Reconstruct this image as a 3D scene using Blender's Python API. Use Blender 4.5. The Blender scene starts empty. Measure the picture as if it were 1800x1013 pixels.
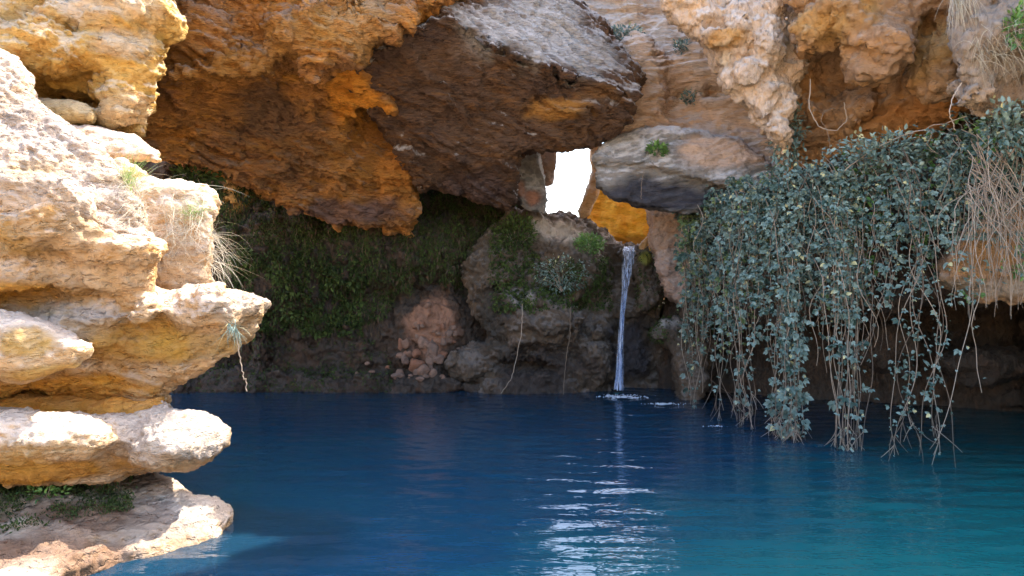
import bpy, math, random
import numpy as np
from mathutils import Vector

R = math.radians
random.seed(7)
rng = np.random.default_rng(7)

# ------------------------------------------------------------------ camera, sky, sun, exposure
scene = bpy.context.scene
COL = scene.collection
CAM_H, F = 1.6, 1300.0
CAM = np.array([0.0, 0.0, CAM_H])
cd = bpy.data.cameras.new("camera"); cd.sensor_width = 36; cd.lens = 26; cd.clip_end = 3000; cd.clip_start = 0.05
co = bpy.data.objects.new("camera", cd); COL.objects.link(co)
co.location = (0, 0, CAM_H); co.rotation_euler = (R(90), 0, 0); scene.camera = co

SUN_DIR = Vector((0.48, 0.336, 0.81)).normalized()
el = math.asin(SUN_DIR.z); az = math.atan2(SUN_DIR.x, SUN_DIR.y)
w = bpy.data.worlds.new("World"); scene.world = w; w.use_nodes = True
nt = w.node_tree; nt.nodes.clear()
sky = nt.nodes.new("ShaderNodeTexSky"); sky.sky_type = 'NISHITA'; sky.sun_disc = False
sky.sun_elevation = el; sky.sun_rotation = az; sky.dust_density = 3.0; sky.air_density = 1.0; sky.ozone_density = 1.0
bg = nt.nodes.new("ShaderNodeBackground"); bg.inputs[1].default_value = 0.15
ow = nt.nodes.new("ShaderNodeOutputWorld")
nt.links.new(sky.outputs[0], bg.inputs[0]); nt.links.new(bg.outputs[0], ow.inputs[0])
sl = bpy.data.lights.new("sun", 'SUN'); sl.energy = 2.1; sl.angle = R(0.5); sl.color = (1, 0.93, 0.82)
so = bpy.data.objects.new("sun", sl); COL.objects.link(so)
so.rotation_euler = SUN_DIR.to_track_quat('Z', 'Y').to_euler()
scene.view_settings.view_transform = 'Standard'; scene.view_settings.look = 'None'
scene.view_settings.exposure = 2.75; scene.view_settings.gamma = 1; scene.view_settings.use_curve_mapping = False
try:
    scene.cycles.use_denoising = True; scene.cycles.denoiser = 'OPENIMAGEDENOISE'
    scene.cycles.diffuse_bounces = 6; scene.cycles.max_bounces = 12; scene.cycles.transparent_max_bounces = 24
    scene.cycles.sample_clamp_indirect = 6; scene.cycles.caustics_reflective = False; scene.cycles.caustics_refractive = False
except Exception:
    pass

# ------------------------------------------------------------------ basic helpers
def P(px, py, Y):
    "point of the place seen at photograph position px, py, at distance Y"
    return np.array([(px-900)/F*Y, Y, CAM_H-(py-506.5)/F*Y])

def project(v):
    return 900+v[:, 0]/v[:, 1]*F, 506.5-(v[:, 2]-CAM_H)/v[:, 1]*F

def tag(o, label=None, cat=None, group=None, kind=None):
    if label: o["label"] = label
    if cat: o["category"] = cat
    if group: o["group"] = group
    if kind: o["kind"] = kind
    return o

def empty(name, loc, label, cat, group=None):
    o = bpy.data.objects.new(name, None); COL.objects.link(o); o.location = loc
    o.empty_display_size = 0.1
    return tag(o, label, cat, group)

def mesh_obj(name, V, polys, mat, parent=None, smooth=True, attrs=None, origin=None):
    """polys: list of (M,k) int arrays"""
    V = np.asarray(V, dtype=np.float32)
    if origin is not None:
        V = V-np.asarray(origin, dtype=np.float32)
    me = bpy.data.meshes.new(name)
    me.vertices.add(len(V)); me.vertices.foreach_set("co", V.ravel())
    polys = [np.asarray(q, dtype=np.int32) for q in polys if len(q)]
    loops = np.concatenate([q.ravel() for q in polys])
    tot = np.concatenate([np.full(len(q), q.shape[1], np.int32) for q in polys])
    start = np.concatenate([[0], np.cumsum(tot)[:-1]]).astype(np.int32)
    me.loops.add(len(loops)); me.loops.foreach_set("vertex_index", loops)
    me.polygons.add(len(tot)); me.polygons.foreach_set("loop_start", start)
    try: me.polygons.foreach_set("loop_total", tot)
    except Exception: pass
    me.polygons.foreach_set("use_smooth", np.full(len(tot), smooth, dtype=bool))
    for k, a in (attrs or {}).items():
        a = np.asarray(a, dtype=np.float32)
        if a.ndim == 1:
            at = me.attributes.new(k, 'FLOAT', 'POINT'); at.data.foreach_set("value", a)
        else:
            at = me.attributes.new(k, 'FLOAT_COLOR', 'POINT'); at.data.foreach_set("color", a.ravel())
    me.update(); me.validate()
    o = bpy.data.objects.new(name, me); COL.objects.link(o)
    me.materials.append(mat)
    if origin is not None:
        o.location = tuple(origin)
    if parent is not None:
        o.parent = parent
        if origin is not None:
            o.location = tuple(np.asarray(origin)-np.array(parent.location))
        else:
            o.location = tuple(-np.array(parent.location))
    return o

# ------------------------------------------------------------------ noise
_perm = rng.permutation(256).astype(np.int32); _perm = np.concatenate([_perm, _perm, _perm])
_g = rng.normal(size=(256, 3)).astype(np.float32); _g /= np.linalg.norm(_g, axis=1)[:, None]

def gnoise(p):
    p = p.astype(np.float32)
    fl = np.floor(p); i = fl.astype(np.int32) & 255; f = p-fl
    u = f*f*f*(f*(f*6-15)+10)
    res = None
    out = np.zeros(len(p), np.float32)
    for dx in (0, 1):
        wx = u[:, 0] if dx else 1-u[:, 0]
        a = _perm[(i[:, 0]+dx) & 255]
        for dy in (0, 1):
            wy = u[:, 1] if dy else 1-u[:, 1]
            b = _perm[(a+i[:, 1]+dy) & 255]
            for dz in (0, 1):
                wz = u[:, 2] if dz else 1-u[:, 2]
                h = _perm[(b+i[:, 2]+dz) & 255]
                g = _g[h]
                out += wx*wy*wz*(g[:, 0]*(f[:, 0]-dx)+g[:, 1]*(f[:, 1]-dy)+g[:, 2]*(f[:, 2]-dz))
    return out*1.5

def fbm(p, octv=3, gain=0.5, billow=False):
    s = np.zeros(len(p), np.float32); a = 1.0; q = p.copy()
    for k in range(octv):
        n = gnoise(q)
        s += a*(np.abs(n)*2-0.5 if billow else n)
        a *= gain; q = q*2.03+17.3
    return s

# ------------------------------------------------------------------ signed distance solids
def plane_frame(pts3):
    a, b, c = [P(*q) for q in pts3]
    n = np.cross(b-a, c-a); n /= np.linalg.norm(n)
    if np.dot(n, CAM-a) < 0: n = -n
    return a, n

class Slab:
    "a rock slab: an outline lying on a sloping plane, carried back by `thick` metres along `ext`"
    def __init__(self, poly, plane, thick, r=0.12, ext=None, taper=0.0, k=0.1, sub=False):
        self.k = k; self.sub = sub; self.r = r; self.thick = thick; self.taper = taper
        if isinstance(plane, (int, float)):
            a = P(poly[0][0], poly[0][1], plane); n = np.array([0, -1.0, 0])
        elif len(plane) == 2:
            a = P(*plane[0]); n = np.array(plane[1], float); n /= np.linalg.norm(n)
        else:
            a, n = plane_frame(plane)
        self.n = n; self.a = a
        pts = []
        for px, py in poly:
            d = np.array([(px-900)/F, 1, -(py-506.5)/F])
            t = np.dot(a-CAM, n)/np.dot(d, n)
            pts.append(CAM+d*t)
        pts = np.array(pts); self.pts = pts
        c = pts.mean(0); self.c = c
        e = np.array(ext, float) if ext is not None else (c-CAM)
        e /= np.linalg.norm(e); self.e = e
        u = np.cross(n, [0, 0, 1.0]) if abs(n[2]) < .95 else np.array([1.0, 0, 0])
        u /= np.linalg.norm(u); v = np.cross(n, u)
        self.u, self.v = u, v
        self.q = np.stack([(pts-c)@u, (pts-c)@v], 1)
        self.en = -np.dot(e, n)
    def bounds(self):
        b = np.concatenate([self.pts, self.pts+self.e*self.thick/max(self.en, .2)])
        return b.min(0), b.max(0)
    def d(self, X):
        w_ = X-self.c
        dep = -(w_@self.n)                      # depth below the face
        s = w_+np.outer(-dep/self.en, self.e)   # slide back onto the face
        x, y = s@self.u, s@self.v
        sc = 1.0
        if self.taper:
            sc = np.clip(1-self.taper*np.maximum(dep, 0), .2, 1); x = x/sc; y = y/sc
        q = self.q; N = len(q)
        dd = np.full(len(X), 1e9, np.float32); sg = np.ones(len(X), np.float32)
        for i in range(N):
            ax, ay = q[i]; bx, by = q[i-1]
            ex, ey = bx-ax, by-ay; wx, wy = x-ax, y-ay
            t = np.clip((wx*ex+wy*ey)/(ex*ex+ey*ey+1e-9), 0, 1)
            dx, dy = wx-ex*t, wy-ey*t
            dd = np.minimum(dd, dx*dx+dy*dy)
            c1 = y >= ay; c2 = y < by; c3 = ex*wy > ey*wx
            m = (c1 & c2 & c3) | (~c1 & ~c2 & ~c3)
            sg[m] *= -1
        d2 = sg*np.sqrt(dd)*sc
        dz = np.maximum(-dep, dep-self.thick)
        r = self.r
        A, B = d2+r, dz+r
        return np.minimum(np.maximum(A, B), 0)+np.sqrt(np.maximum(A, 0)**2+np.maximum(B, 0)**2)-r

class Chunk:
    "an angular broken stone: a few flat faces at random"
    def __init__(self, c, rad, n=11, k=.05, sub=False):
        self.c = np.array(c, float); self.rad = np.array(rad, float); self.k = k; self.sub = sub
        self.nn = norm3(rng.normal(size=(n, 3))); self.off = rng.uniform(.62, .95, n)
    def bounds(self): return self.c-self.rad*1.2, self.c+self.rad*1.2
    def d(self, X):
        q = (X-self.c)/self.rad
        return np.maximum(np.max(q@self.nn.T-self.off, axis=1), np.linalg.norm(q, axis=1)-1.1)*self.rad.min()
def norm3(a): return a/np.linalg.norm(a, axis=1)[:, None]

class Blob:
    def __init__(self, c, rad, k=0.15, sub=False, tilt=0.0):
        self.c = np.array(c, float); self.rad = np.array(rad, float); self.k = k; self.sub = sub; self.tilt = tilt
    def bounds(self):
        m = self.rad.max() if self.tilt else self.rad
        return (self.c-m, self.c+m) if not self.sub else (self.c, self.c)
    def d(self, X):
        q = X-self.c
        if self.tilt:
            ca, sa = math.cos(self.tilt), math.sin(self.tilt)
            q = np.stack([q[:, 0]*ca-q[:, 2]*sa, q[:, 1], q[:, 0]*sa+q[:, 2]*ca], 1)
        k0 = np.linalg.norm(q/self.rad, axis=1); k1 = np.linalg.norm(q/self.rad**2, axis=1)
        return k0*(k0-1)/np.maximum(k1, 1e-6)

def smin(a, b, k):
    h = np.clip(.5+.5*(b-a)/k, 0, 1)
    return b*(1-h)+a*h-k*h*(1-h)

def upsample(A, axis, n, f):
    x = np.arange(n)/f; i = np.minimum(x.astype(int), A.shape[axis]-2); t = (x-i).astype(np.float32)
    sh = [1, 1, 1]; sh[axis] = n; t = t.reshape(sh)
    return np.take(A, i, axis)*(1-t)+np.take(A, i+1, axis)*t

def surface_nets(D, o, h):
    S = D < 0
    c = np.zeros(tuple(s-1 for s in D.shape), np.int8)
    sl_ = lambda a: slice(a, None if a else -1)
    for i in (0, 1):
        for j in (0, 1):
            for k in (0, 1):
                c += S[sl_(i), sl_(j), sl_(k)]
    act = (c > 0) & (c < 8)
    I = np.argwhere(act)
    vid = np.full(act.shape, -1, np.int32); vid[act] = np.arange(len(I))
    pos = np.zeros((len(I), 3), np.float32); cnt = np.zeros(len(I), np.float32)
    for ax in range(3):
        o1, o2 = [a for a in range(3) if a != ax]
        for s in (0, 1):
            for t in (0, 1):
                a = I.copy(); a[:, o1] += s; a[:, o2] += t
                b = a.copy(); b[:, ax] += 1
                da = D[a[:, 0], a[:, 1], a[:, 2]]; db = D[b[:, 0], b[:, 1], b[:, 2]]
                m = (da < 0) != (db < 0)
                tt = da[m]/(da[m]-db[m])
                q = a[m].astype(np.float32); q[:, ax] += tt
                pos[m] += q; cnt[m] += 1
    pos /= np.maximum(cnt, 1)[:, None]
    quads = []
    for ax in range(3):
        o1, o2 = (ax+1) % 3, (ax+2) % 3
        lo = [slice(None)]*3; hi = [slice(None)]*3
        lo[ax] = slice(0, -1); hi[ax] = slice(1, None)
        A = S[tuple(lo)]; B = S[tuple(hi)]
        E = np.argwhere(A != B)
        E = E[(E[:, o1] > 0) & (E[:, o2] > 0) & (E[:, o1] < D.shape[o1]-1) & (E[:, o2] < D.shape[o2]-1)]
        ins = S[E[:, 0], E[:, 1], E[:, 2]]
        def cell(d1, d2):
            q = E.copy(); q[:, o1] += d1; q[:, o2] += d2
            return vid[q[:, 0], q[:, 1], q[:, 2]]
        q = np.stack([cell(-1, -1), cell(0, -1), cell(0, 0), cell(-1, 0)], 1)
        q[~ins] = q[~ins][:, ::-1]
        quads.append(q)
    return pos*h+o, np.concatenate(quads)

def solid(prims, h, lump=None, billow=None, strata=None, fine=None, zmin=-0.35, zmax=9.0, seed=0, fc=3, warp=0.0):
    lo = np.min([p.bounds()[0] for p in prims if not p.sub], 0)-.25
    hi = np.max([p.bounds()[1] for p in prims if not p.sub], 0)+.25
    lo[2] = max(lo[2], zmin); hi[2] = min(hi[2], zmax); hi[1] = min(hi[1], 17.5)
    nc = np.maximum(np.ceil((hi-lo)/(h*fc)).astype(int)+2, 4)
    g = [lo[a]+np.arange(nc[a])*h*fc for a in range(3)]
    X = np.stack(np.meshgrid(*g, indexing='ij'), -1).reshape(-1, 3).astype(np.float32)
    D = None
    for p in prims:
        d = p.d(X).astype(np.float32)
        if D is None: D = d
        elif p.sub: D = -smin(-D, d, p.k)
        else: D = smin(D, d, p.k)
    Xp = X+np.float32(seed*7.13)
    reach = sum(q[1] for q in (lump, billow) if q)*2+6*h*fc
    m = np.abs(D) < reach
    Xm = Xp[m]; dd = np.zeros(len(Xm), np.float32)
    if lump: dd -= lump[1]*fbm(Xm*lump[0], 2)
    def wob(q): return np.stack([gnoise(q*1.7+5), gnoise(q*1.7+41), gnoise(q*1.7+83)], 1)*.12
    if billow: dd -= billow[1]*fbm((Xm+wob(Xm))*billow[0], 2, .5, True)
    D[m] += dd
    D = D.reshape(nc)
    n = (nc-1)*fc+1
    for a in range(3): D = upsample(D, a, int(n[a]), fc)
    D = np.ascontiguousarray(D)
    D[0] = D[-1] = 1; D[:, 0] = D[:, -1] = 1; D[:, :, 0] = D[:, :, -1] = 1
    V, Q = surface_nets(D, lo, h)
    # the finer relief of the stone, along the surface normal
    def push(V, f):
        N = vnormals(V, Q); return V+N*f(V)[:, None]
    def mid(V):
        q = V+np.float32(seed*7.13); q = (q+wob(q)).astype(np.float32); r = np.zeros(len(V), np.float32)
        if billow: r += billow[1]*.25*fbm(q*billow[0]*4.1+9, max(billow[2]-2, 1), .55, True)
        if strata:
            nrm = np.array(strata[0], float); nrm /= np.linalg.norm(nrm)
            t = np.outer((q@nrm)*(strata[1]-strata[2]), nrm)+q*strata[2]
            r += strata[3]*.75*fbm(t.astype(np.float32), 3, .55, True)
            # bedding: each layer leans out to a lip and is cut back below it
            al = (q@nrm)*strata[1]*.9+1.3*gnoise((q*1.1+31).astype(np.float32))+.5*gnoise((q*3.3+7).astype(np.float32))
            fr = al-np.floor(al); saw = np.where(fr < .86, fr/.86, (1-fr)/.14)-.5
            r += strata[3]*1.1*saw*np.clip(.55+1.2*gnoise((q*1.6+63).astype(np.float32)), 0, 1.2)
            # cracks along the beds
            cn = gnoise((t*.33+11).astype(np.float32)); r -= strata[3]*1.0*np.exp(-(cn/.05)**2)
        return r
    def small(V):
        q = V+np.float32(seed*7.13); q = (q+wob(q)).astype(np.float32)
        r = fine[1]*fbm(q*fine[0], 3, .6, True)
        pz = gnoise((q*fine[0]*.55+23).astype(np.float32)); r -= fine[1]*3.2*np.clip(pz-.42, 0, .4)*2.2
        return r
    V = push(V, mid)
    if fine: V = push(V, small)
    return V.astype(np.float32), Q

def vnormals(V, Q):
    n = np.cross(V[Q[:, 2]]-V[Q[:, 0]], V[Q[:, 3]]-V[Q[:, 1]])
    N = np.zeros_like(V)
    for a in range(3):
        for c in range(4):
            N[:, a] += np.bincount(Q[:, c], n[:, a], len(V))
    return N/np.maximum(np.linalg.norm(N, axis=1), 1e-9)[:, None]

def paint_attr(V, paint, seed=0):
    "colour patches on the stone, some painting in sun, bounce light and shade: (px, py, Y, radius, rgb, strength)"
    C = np.zeros((len(V), 4), np.float32)
    if not paint: return C
    wv = gnoise(V*2.2+seed)*.35+gnoise(V*6+seed)*.2
    for px, py, Y, rad, rgb, st in paint:
        c = P(px, py, Y)
        rad = np.array(rad if hasattr(rad, '__len__') else (rad,)*3)
        dist = np.linalg.norm((V-c)/rad, axis=1)+wv
        a = np.clip((1.0-dist)*2.2, 0, 1)*st
        C[:, :3] = C[:, :3]*(1-a[:, None])+np.array(rgb)*a[:, None]
        C[:, 3] = np.maximum(C[:, 3], a)
    nz = C[:, 3] > 1e-4
    return C

ROCKS = {}
def rock(key, name, label, cat, prims, mat, h, paint=None, kind=None, group=None, **kw):
    V, Q = solid(prims, h, **kw)
    c = V.mean(0); base = np.array([c[0], c[1], V[:, 2].min()])
    o = mesh_obj(name, V, [Q], mat, attrs={"tint": paint_attr(V, paint)}, origin=base)
    tag(o, label if kind is None else None, cat if kind is None else None, group, kind)
    ROCKS[key] = (V, Q, o)
    return o

# ------------------------------------------------------------------ materials
class NT:
    def __init__(self, name):
        self.m = bpy.data.materials.new(name); self.m.use_nodes = True
        self.t = self.m.node_tree; self.t.nodes.clear()
    def n(self, typ, **kw):
        x = self.t.nodes.new(typ)
        for k, v in kw.items(): setattr(x, k, v)
        return x
    def l(self, a, b): self.t.links.new(a, b)
    def ramp(self, fac, stops):
        r = self.n("ShaderNodeValToRGB"); e = r.color_ramp.elements
        while len(e) < len(stops): e.new(.5)
        for q, (p, c) in zip(e, stops):
            q.position = p; q.color = (*c, 1) if len(c) == 3 else c
        self.l(fac, r.inputs[0]); return r.outputs[0]
    def mix(self, fac, a, b, mode='MIX'):
        x = self.n("ShaderNodeMix", data_type='RGBA', blend_type=mode)
        for s, v in ((x.inputs[0], fac), (x.inputs[6], a), (x.inputs[7], b)):
            if hasattr(v, 'links') or hasattr(v, 'is_linked'): self.l(v, s)
            else: s.default_value = v if not isinstance(v, tuple) else (*v, 1)[:4]
        return x.outputs[2]
    def math(self, op, a, b=None, clamp=False):
        x = self.n("ShaderNodeMath", operation=op, use_clamp=clamp)
        for s, v in ((x.inputs[0], a), (x.inputs[1], b)):
            if v is None: continue
            if hasattr(v, 'is_linked'): self.l(v, s)
            else: s.default_value = v
        return x.outputs[0]
    def noise(self, vec, scale, detail=6, rough=.6, dist=0.0, typ=None):
        x = self.n("ShaderNodeTexNoise"); x.inputs['Scale'].default_value = scale
        x.inputs['Detail'].default_value = detail; x.inputs['Roughness'].default_value = rough
        x.inputs['Distortion'].default_value = dist
        self.l(vec, x.inputs['Vector']); return x.outputs[0]
    def finish(self, bsdf_out):
        o = self.n("ShaderNodeOutputMaterial"); self.l(bsdf_out, o.inputs[0]); return self.m

def rock_mat(name, base, second, vein, lit_crust, w_amt=.6, stretch=(1, 1, 3.0), rot=(0, 0, 0), scale=1.6,
             bump=.6, bump_scale=16, pit=.35, rough=.92, mott=.55):
    """base/second: two stone colours; vein: stain along the beds; weather: pale crust on upward faces, also painting in sunlit tops"""
    g = NT(name)
    geo = g.n("ShaderNodeNewGeometry")
    mp = g.n("ShaderNodeMapping"); mp.inputs['Scale'].default_value = stretch; mp.inputs['Rotation'].default_value = rot
    g.l(geo.outputs['Position'], mp.inputs[0])
    pos = geo.outputs['Position']; st = mp.outputs[0]
    n1 = g.noise(pos, scale, 5, .6, .6)
    n2 = g.noise(st, scale*2.4, 7, .68, .9)
    n3 = g.noise(st, scale*9, 5, .7, .4)
    col = g.mix(g.ramp(n1, [(.38, (0, 0, 0)), (.62, (1, 1, 1))]), base, second)
    col = g.mix(g.math('MULTIPLY', g.ramp(n2, [(.5, (0, 0, 0)), (.68, (1, 1, 1))]), .75), col, vein)
    # fine mottling
    col = g.mix(mott, col, g.ramp(n3, [(.32, (.42, .36, .33)), (.5, (1, 1, 1)), (.72, (1.0, .93, .8))]), 'MULTIPLY')
    # pale crust by upward slope, doubling as painted sun on the tops
    nz = g.n("ShaderNodeSeparateXYZ"); g.l(geo.outputs['Normal'], nz.inputs[0])
    nw = g.noise(pos, scale*3.1, 6, .65, .3)
    f = g.math('ADD', g.math('MULTIPLY', nz.outputs[2], .75), g.math('MULTIPLY', g.math('SUBTRACT', nw, .5), 2.2))
    f = g.math('MULTIPLY', g.ramp(f, [(.05, (0, 0, 0)), (.55, (1, 1, 1))]), w_amt)
    col = g.mix(f, col, lit_crust)
    at = g.n("ShaderNodeAttribute", attribute_name="tint")
    aa = g.math('MULTIPLY', at.outputs['Alpha'], g.ramp(n2, [(.25, (.8, .8, .8)), (.6, (1, 1, 1))]))
    sc_ = g.mix(min(1, mott*1.1), at.outputs['Color'], g.ramp(n3, [(.3, (.5, .48, .45)), (.5, (1, 1, 1))]), 'MULTIPLY')
    col = g.mix(aa, col, sc_)
    # pits
    vo = g.n("ShaderNodeTexVoronoi"); vo.inputs['Scale'].default_value = bump_scale*.9
    wn = g.noise(st, bump_scale*.5, 3, .6)
    vv = g.n("ShaderNodeVectorMath", operation='MULTIPLY_ADD'); vv.inputs[1].default_value = (.25, .25, .25)
    cmb = g.n("ShaderNodeCombineXYZ"); [g.l(wn, cmb.inputs[i]) for i in range(3)]
    g.l(cmb.outputs[0], vv.inputs[0]); g.l(st, vv.inputs[2]); g.l(vv.outputs[0], vo.inputs['Vector'])
    pitm = g.ramp(vo.outputs['Distance'], [(.05, (0, 0, 0)), (.4, (1, 1, 1))])
    hb = g.math('ADD', g.math('MULTIPLY', g.noise(st, bump_scale, 8, .72, .5), 1.0), g.math('MULTIPLY', pitm, pit))
    b = g.n("ShaderNodeBump"); b.inputs['Strength'].default_value = bump; b.inputs['Distance'].default_value = .05
    g.l(hb, b.inputs['Height'])
    p = g.n("ShaderNodeBsdfPrincipled")
    g.l(col, p.inputs['Base Color']); g.l(b.outputs[0], p.inputs['Normal'])
    p.inputs['Roughness'].default_value = rough; p.inputs['Specular IOR Level'].default_value = .25
    return g.finish(p.outputs[0])

M = {}
M['pale'] = rock_mat("pale_limestone", (.60, .36, .16), (.64, .45, .28), (.52, .24, .035), (.72, .56, .43), .85, (1, 1, 2.0), scale=1.5, bump=.95, bump_scale=15, pit=.75, mott=.65)
M['boulder'] = rock_mat("bleached_boulder", (.60, .37, .17), (.64, .48, .33), (.50, .24, .055), (.70, .57, .46), .9, (1, 1, 2.6), (0, R(8), 0), scale=1.3, bump=.8, bump_scale=18, pit=.6, mott=.6)
M['greypale'] = rock_mat("rough_grey_limestone", (.58, .42, .29), (.62, .48, .36), (.47, .27, .11), (.66, .53, .44), .8, (1, 1, 2.0), (0, R(-40), 0), scale=1.5, bump=.95, bump_scale=17, pit=.9, mott=.7)
M['ochre'] = rock_mat("ochre_cliff", (.64, .35, .07), (.66, .43, .16), (.46, .19, .03), (.72, .58, .42), .75, (1, 1, 2.4), scale=1.5, bump=.95, bump_scale=13, pit=.5)
M['roof'] = rock_mat("rust_brown_roof", (.64, .29, .07), (.46, .23, .10), (.68, .30, .045), (.42, .36, .31), .5, (1, 1, 5), (R(14), R(16), 0), scale=1.1, bump=1.1, bump_scale=11, pit=.5, mott=.8)
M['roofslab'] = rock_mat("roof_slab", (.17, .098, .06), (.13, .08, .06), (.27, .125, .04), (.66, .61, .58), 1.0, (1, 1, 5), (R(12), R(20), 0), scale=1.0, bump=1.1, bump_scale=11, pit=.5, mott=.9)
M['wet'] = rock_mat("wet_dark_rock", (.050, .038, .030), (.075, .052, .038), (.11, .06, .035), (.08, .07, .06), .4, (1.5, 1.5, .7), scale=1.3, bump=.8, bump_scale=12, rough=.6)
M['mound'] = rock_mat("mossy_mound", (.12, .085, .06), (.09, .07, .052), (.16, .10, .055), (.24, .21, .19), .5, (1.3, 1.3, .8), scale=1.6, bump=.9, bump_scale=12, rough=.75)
M['layer'] = rock_mat("layered_cliff", (.72, .48, .32), (.68, .51, .38), (.66, .37, .16), (.74, .63, .55), .7, (.8, .8, 5), (0, R(-8), 0), scale=1.2, bump=.9, bump_scale=11)
M['grey'] = rock_mat("grey_hanging_rock", (.30, .28, .26), (.24, .23, .22), (.36, .29, .22), (.62, .58, .55), .9, (1, 1, 3), scale=1.6, bump=.8, bump_scale=12)
M['right'] = rock_mat("right_overhang", (.46, .25, .11), (.36, .22, .13), (.52, .25, .07), (.48, .40, .34), .55, (1, 1, 1.6), scale=1.4, bump=.9, bump_scale=11)
M['lumpy'] = rock_mat("lumpy_rim", (.62, .45, .32), (.58, .46, .37), (.62, .36, .15), (.68, .60, .53), .7, (1.4, 1.4, .8), scale=1.8, bump=.9, bump_scale=13)
M['glow'] = rock_mat("orange_wall", (.85, .48, .05), (.86, .52, .08), (.72, .30, .03), (.74, .42, .10), .3, (1, 1, 3), scale=1.2, bump=.5, bump_scale=9)
M['pink'] = rock_mat("pinkish_rock", (.42, .29, .22), (.38, .27, .22), (.44, .25, .14), (.48, .40, .36), .6, (1, 1, 1.5), scale=2, bump=.8, bump_scale=13)
M['rubble'] = rock_mat("rubble_stone", (.30, .16, .105), (.26, .165, .12), (.32, .15, .085), (.33, .24, .19), .5, (1, 1, 1.5), scale=3, bump=.6, bump_scale=16)

def leaf_mat(name, lo, hi, rough=.45, trans=.12, spec=.5, tip=None):
    g = NT(name)
    at = g.n("ShaderNodeAttribute", attribute_name="tone")
    col = g.ramp(at.outputs['Fac'], [(0, lo), (.9, hi), (1, tip or hi)])
    p = g.n("ShaderNodeBsdfPrincipled"); g.l(col, p.inputs['Base Color']); p.inputs['Roughness'].default_value = rough
    p.inputs['Specular IOR Level'].default_value = spec
    t = g.n("ShaderNodeBsdfTranslucent"); g.l(col, t.inputs[0])
    mx = g.n("ShaderNodeMixShader"); mx.inputs[0].default_value = trans
    g.l(p.outputs[0], mx.inputs[1]); g.l(t.outputs[0], mx.inputs[2])
    return g.finish(mx.outputs[0])

M['leaf'] = leaf_mat("bramble_leaf", (.04, .085, .065), (.26, .35, .30), tip=(.55, .50, .25))
M['leafgreen'] = leaf_mat("fresh_leaf", (.05, .12, .03), (.16, .30, .07))
M['moss'] = leaf_mat("moss_frond", (.022, .034, .011), (.085, .125, .03), .7, .1, .2)
M['drymoss'] = leaf_mat("dry_moss", (.05, .036, .022), (.14, .10, .065), .8, .1, .2)
M['grass'] = leaf_mat("green_grass", (.14, .26, .06), (.36, .46, .16), .6, .25, .3)
M['straw'] = leaf_mat("dry_grass", (.32, .28, .20), (.60, .54, .42), .7, .15, .3)
M['stem'] = leaf_mat("vine_stem", (.13, .095, .07), (.38, .30, .225), .7, 0.0, .3)
M['root'] = leaf_mat("dry_root", (.17, .125, .09), (.40, .32, .245), .75, 0.0, .2)

def water_mat():
    g = NT("pool_water")
    geo = g.n("ShaderNodeNewGeometry"); pos = geo.outputs['Position']
    at = g.n("ShaderNodeAttribute", attribute_name="shallow_dim")
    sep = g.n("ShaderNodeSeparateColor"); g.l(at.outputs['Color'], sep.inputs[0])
    n = g.noise(pos, .5, 3, .5)
    col = g.mix(g.ramp(n, [(.3, (0, 0, 0)), (.7, (1, 1, 1))]), (.0055, .033, .070), (.0070, .044, .080))
    col = g.mix(sep.outputs[1], col, (.008, .102, .102))
    mp = g.n("ShaderNodeMapping"); mp.inputs['Scale'].default_value = (1, 2.2, 1); g.l(pos, mp.inputs[0])
    b = g.n("ShaderNodeBump"); b.inputs['Strength'].default_value = .5; b.inputs['Distance'].default_value = .012
    g.l(g.noise(mp.outputs[0], 6, 2, .55, .3), b.inputs['Height'])
    p = g.n("ShaderNodeBsdfPrincipled"); g.l(col, p.inputs['Base Color']); p.inputs['Roughness'].default_value = .008
    p.inputs['IOR'].default_value = 1.33; g.l(b.outputs[0], p.inputs['Normal'])
    tr = g.n("ShaderNodeBsdfTransparent"); tr.inputs[0].default_value = (.62, .68, .66, 1)
    gl = g.n("ShaderNodeBsdfGlossy"); gl.inputs['Roughness'].default_value = .03; g.l(b.outputs[0], gl.inputs['Normal'])
    fr = g.n("ShaderNodeFresnel"); fr.inputs[0].default_value = 1.33; g.l(b.outputs[0], fr.inputs['Normal'])
    clear = g.n("ShaderNodeMixShader"); g.l(fr.outputs[0], clear.inputs[0]); g.l(tr.outputs[0], clear.inputs[1]); g.l(gl.outputs[0], clear.inputs[2])
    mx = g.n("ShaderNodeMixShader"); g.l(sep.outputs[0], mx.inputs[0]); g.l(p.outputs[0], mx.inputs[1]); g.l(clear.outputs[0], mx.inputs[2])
    return g.finish(mx.outputs[0])
M['water'] = water_mat()

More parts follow.
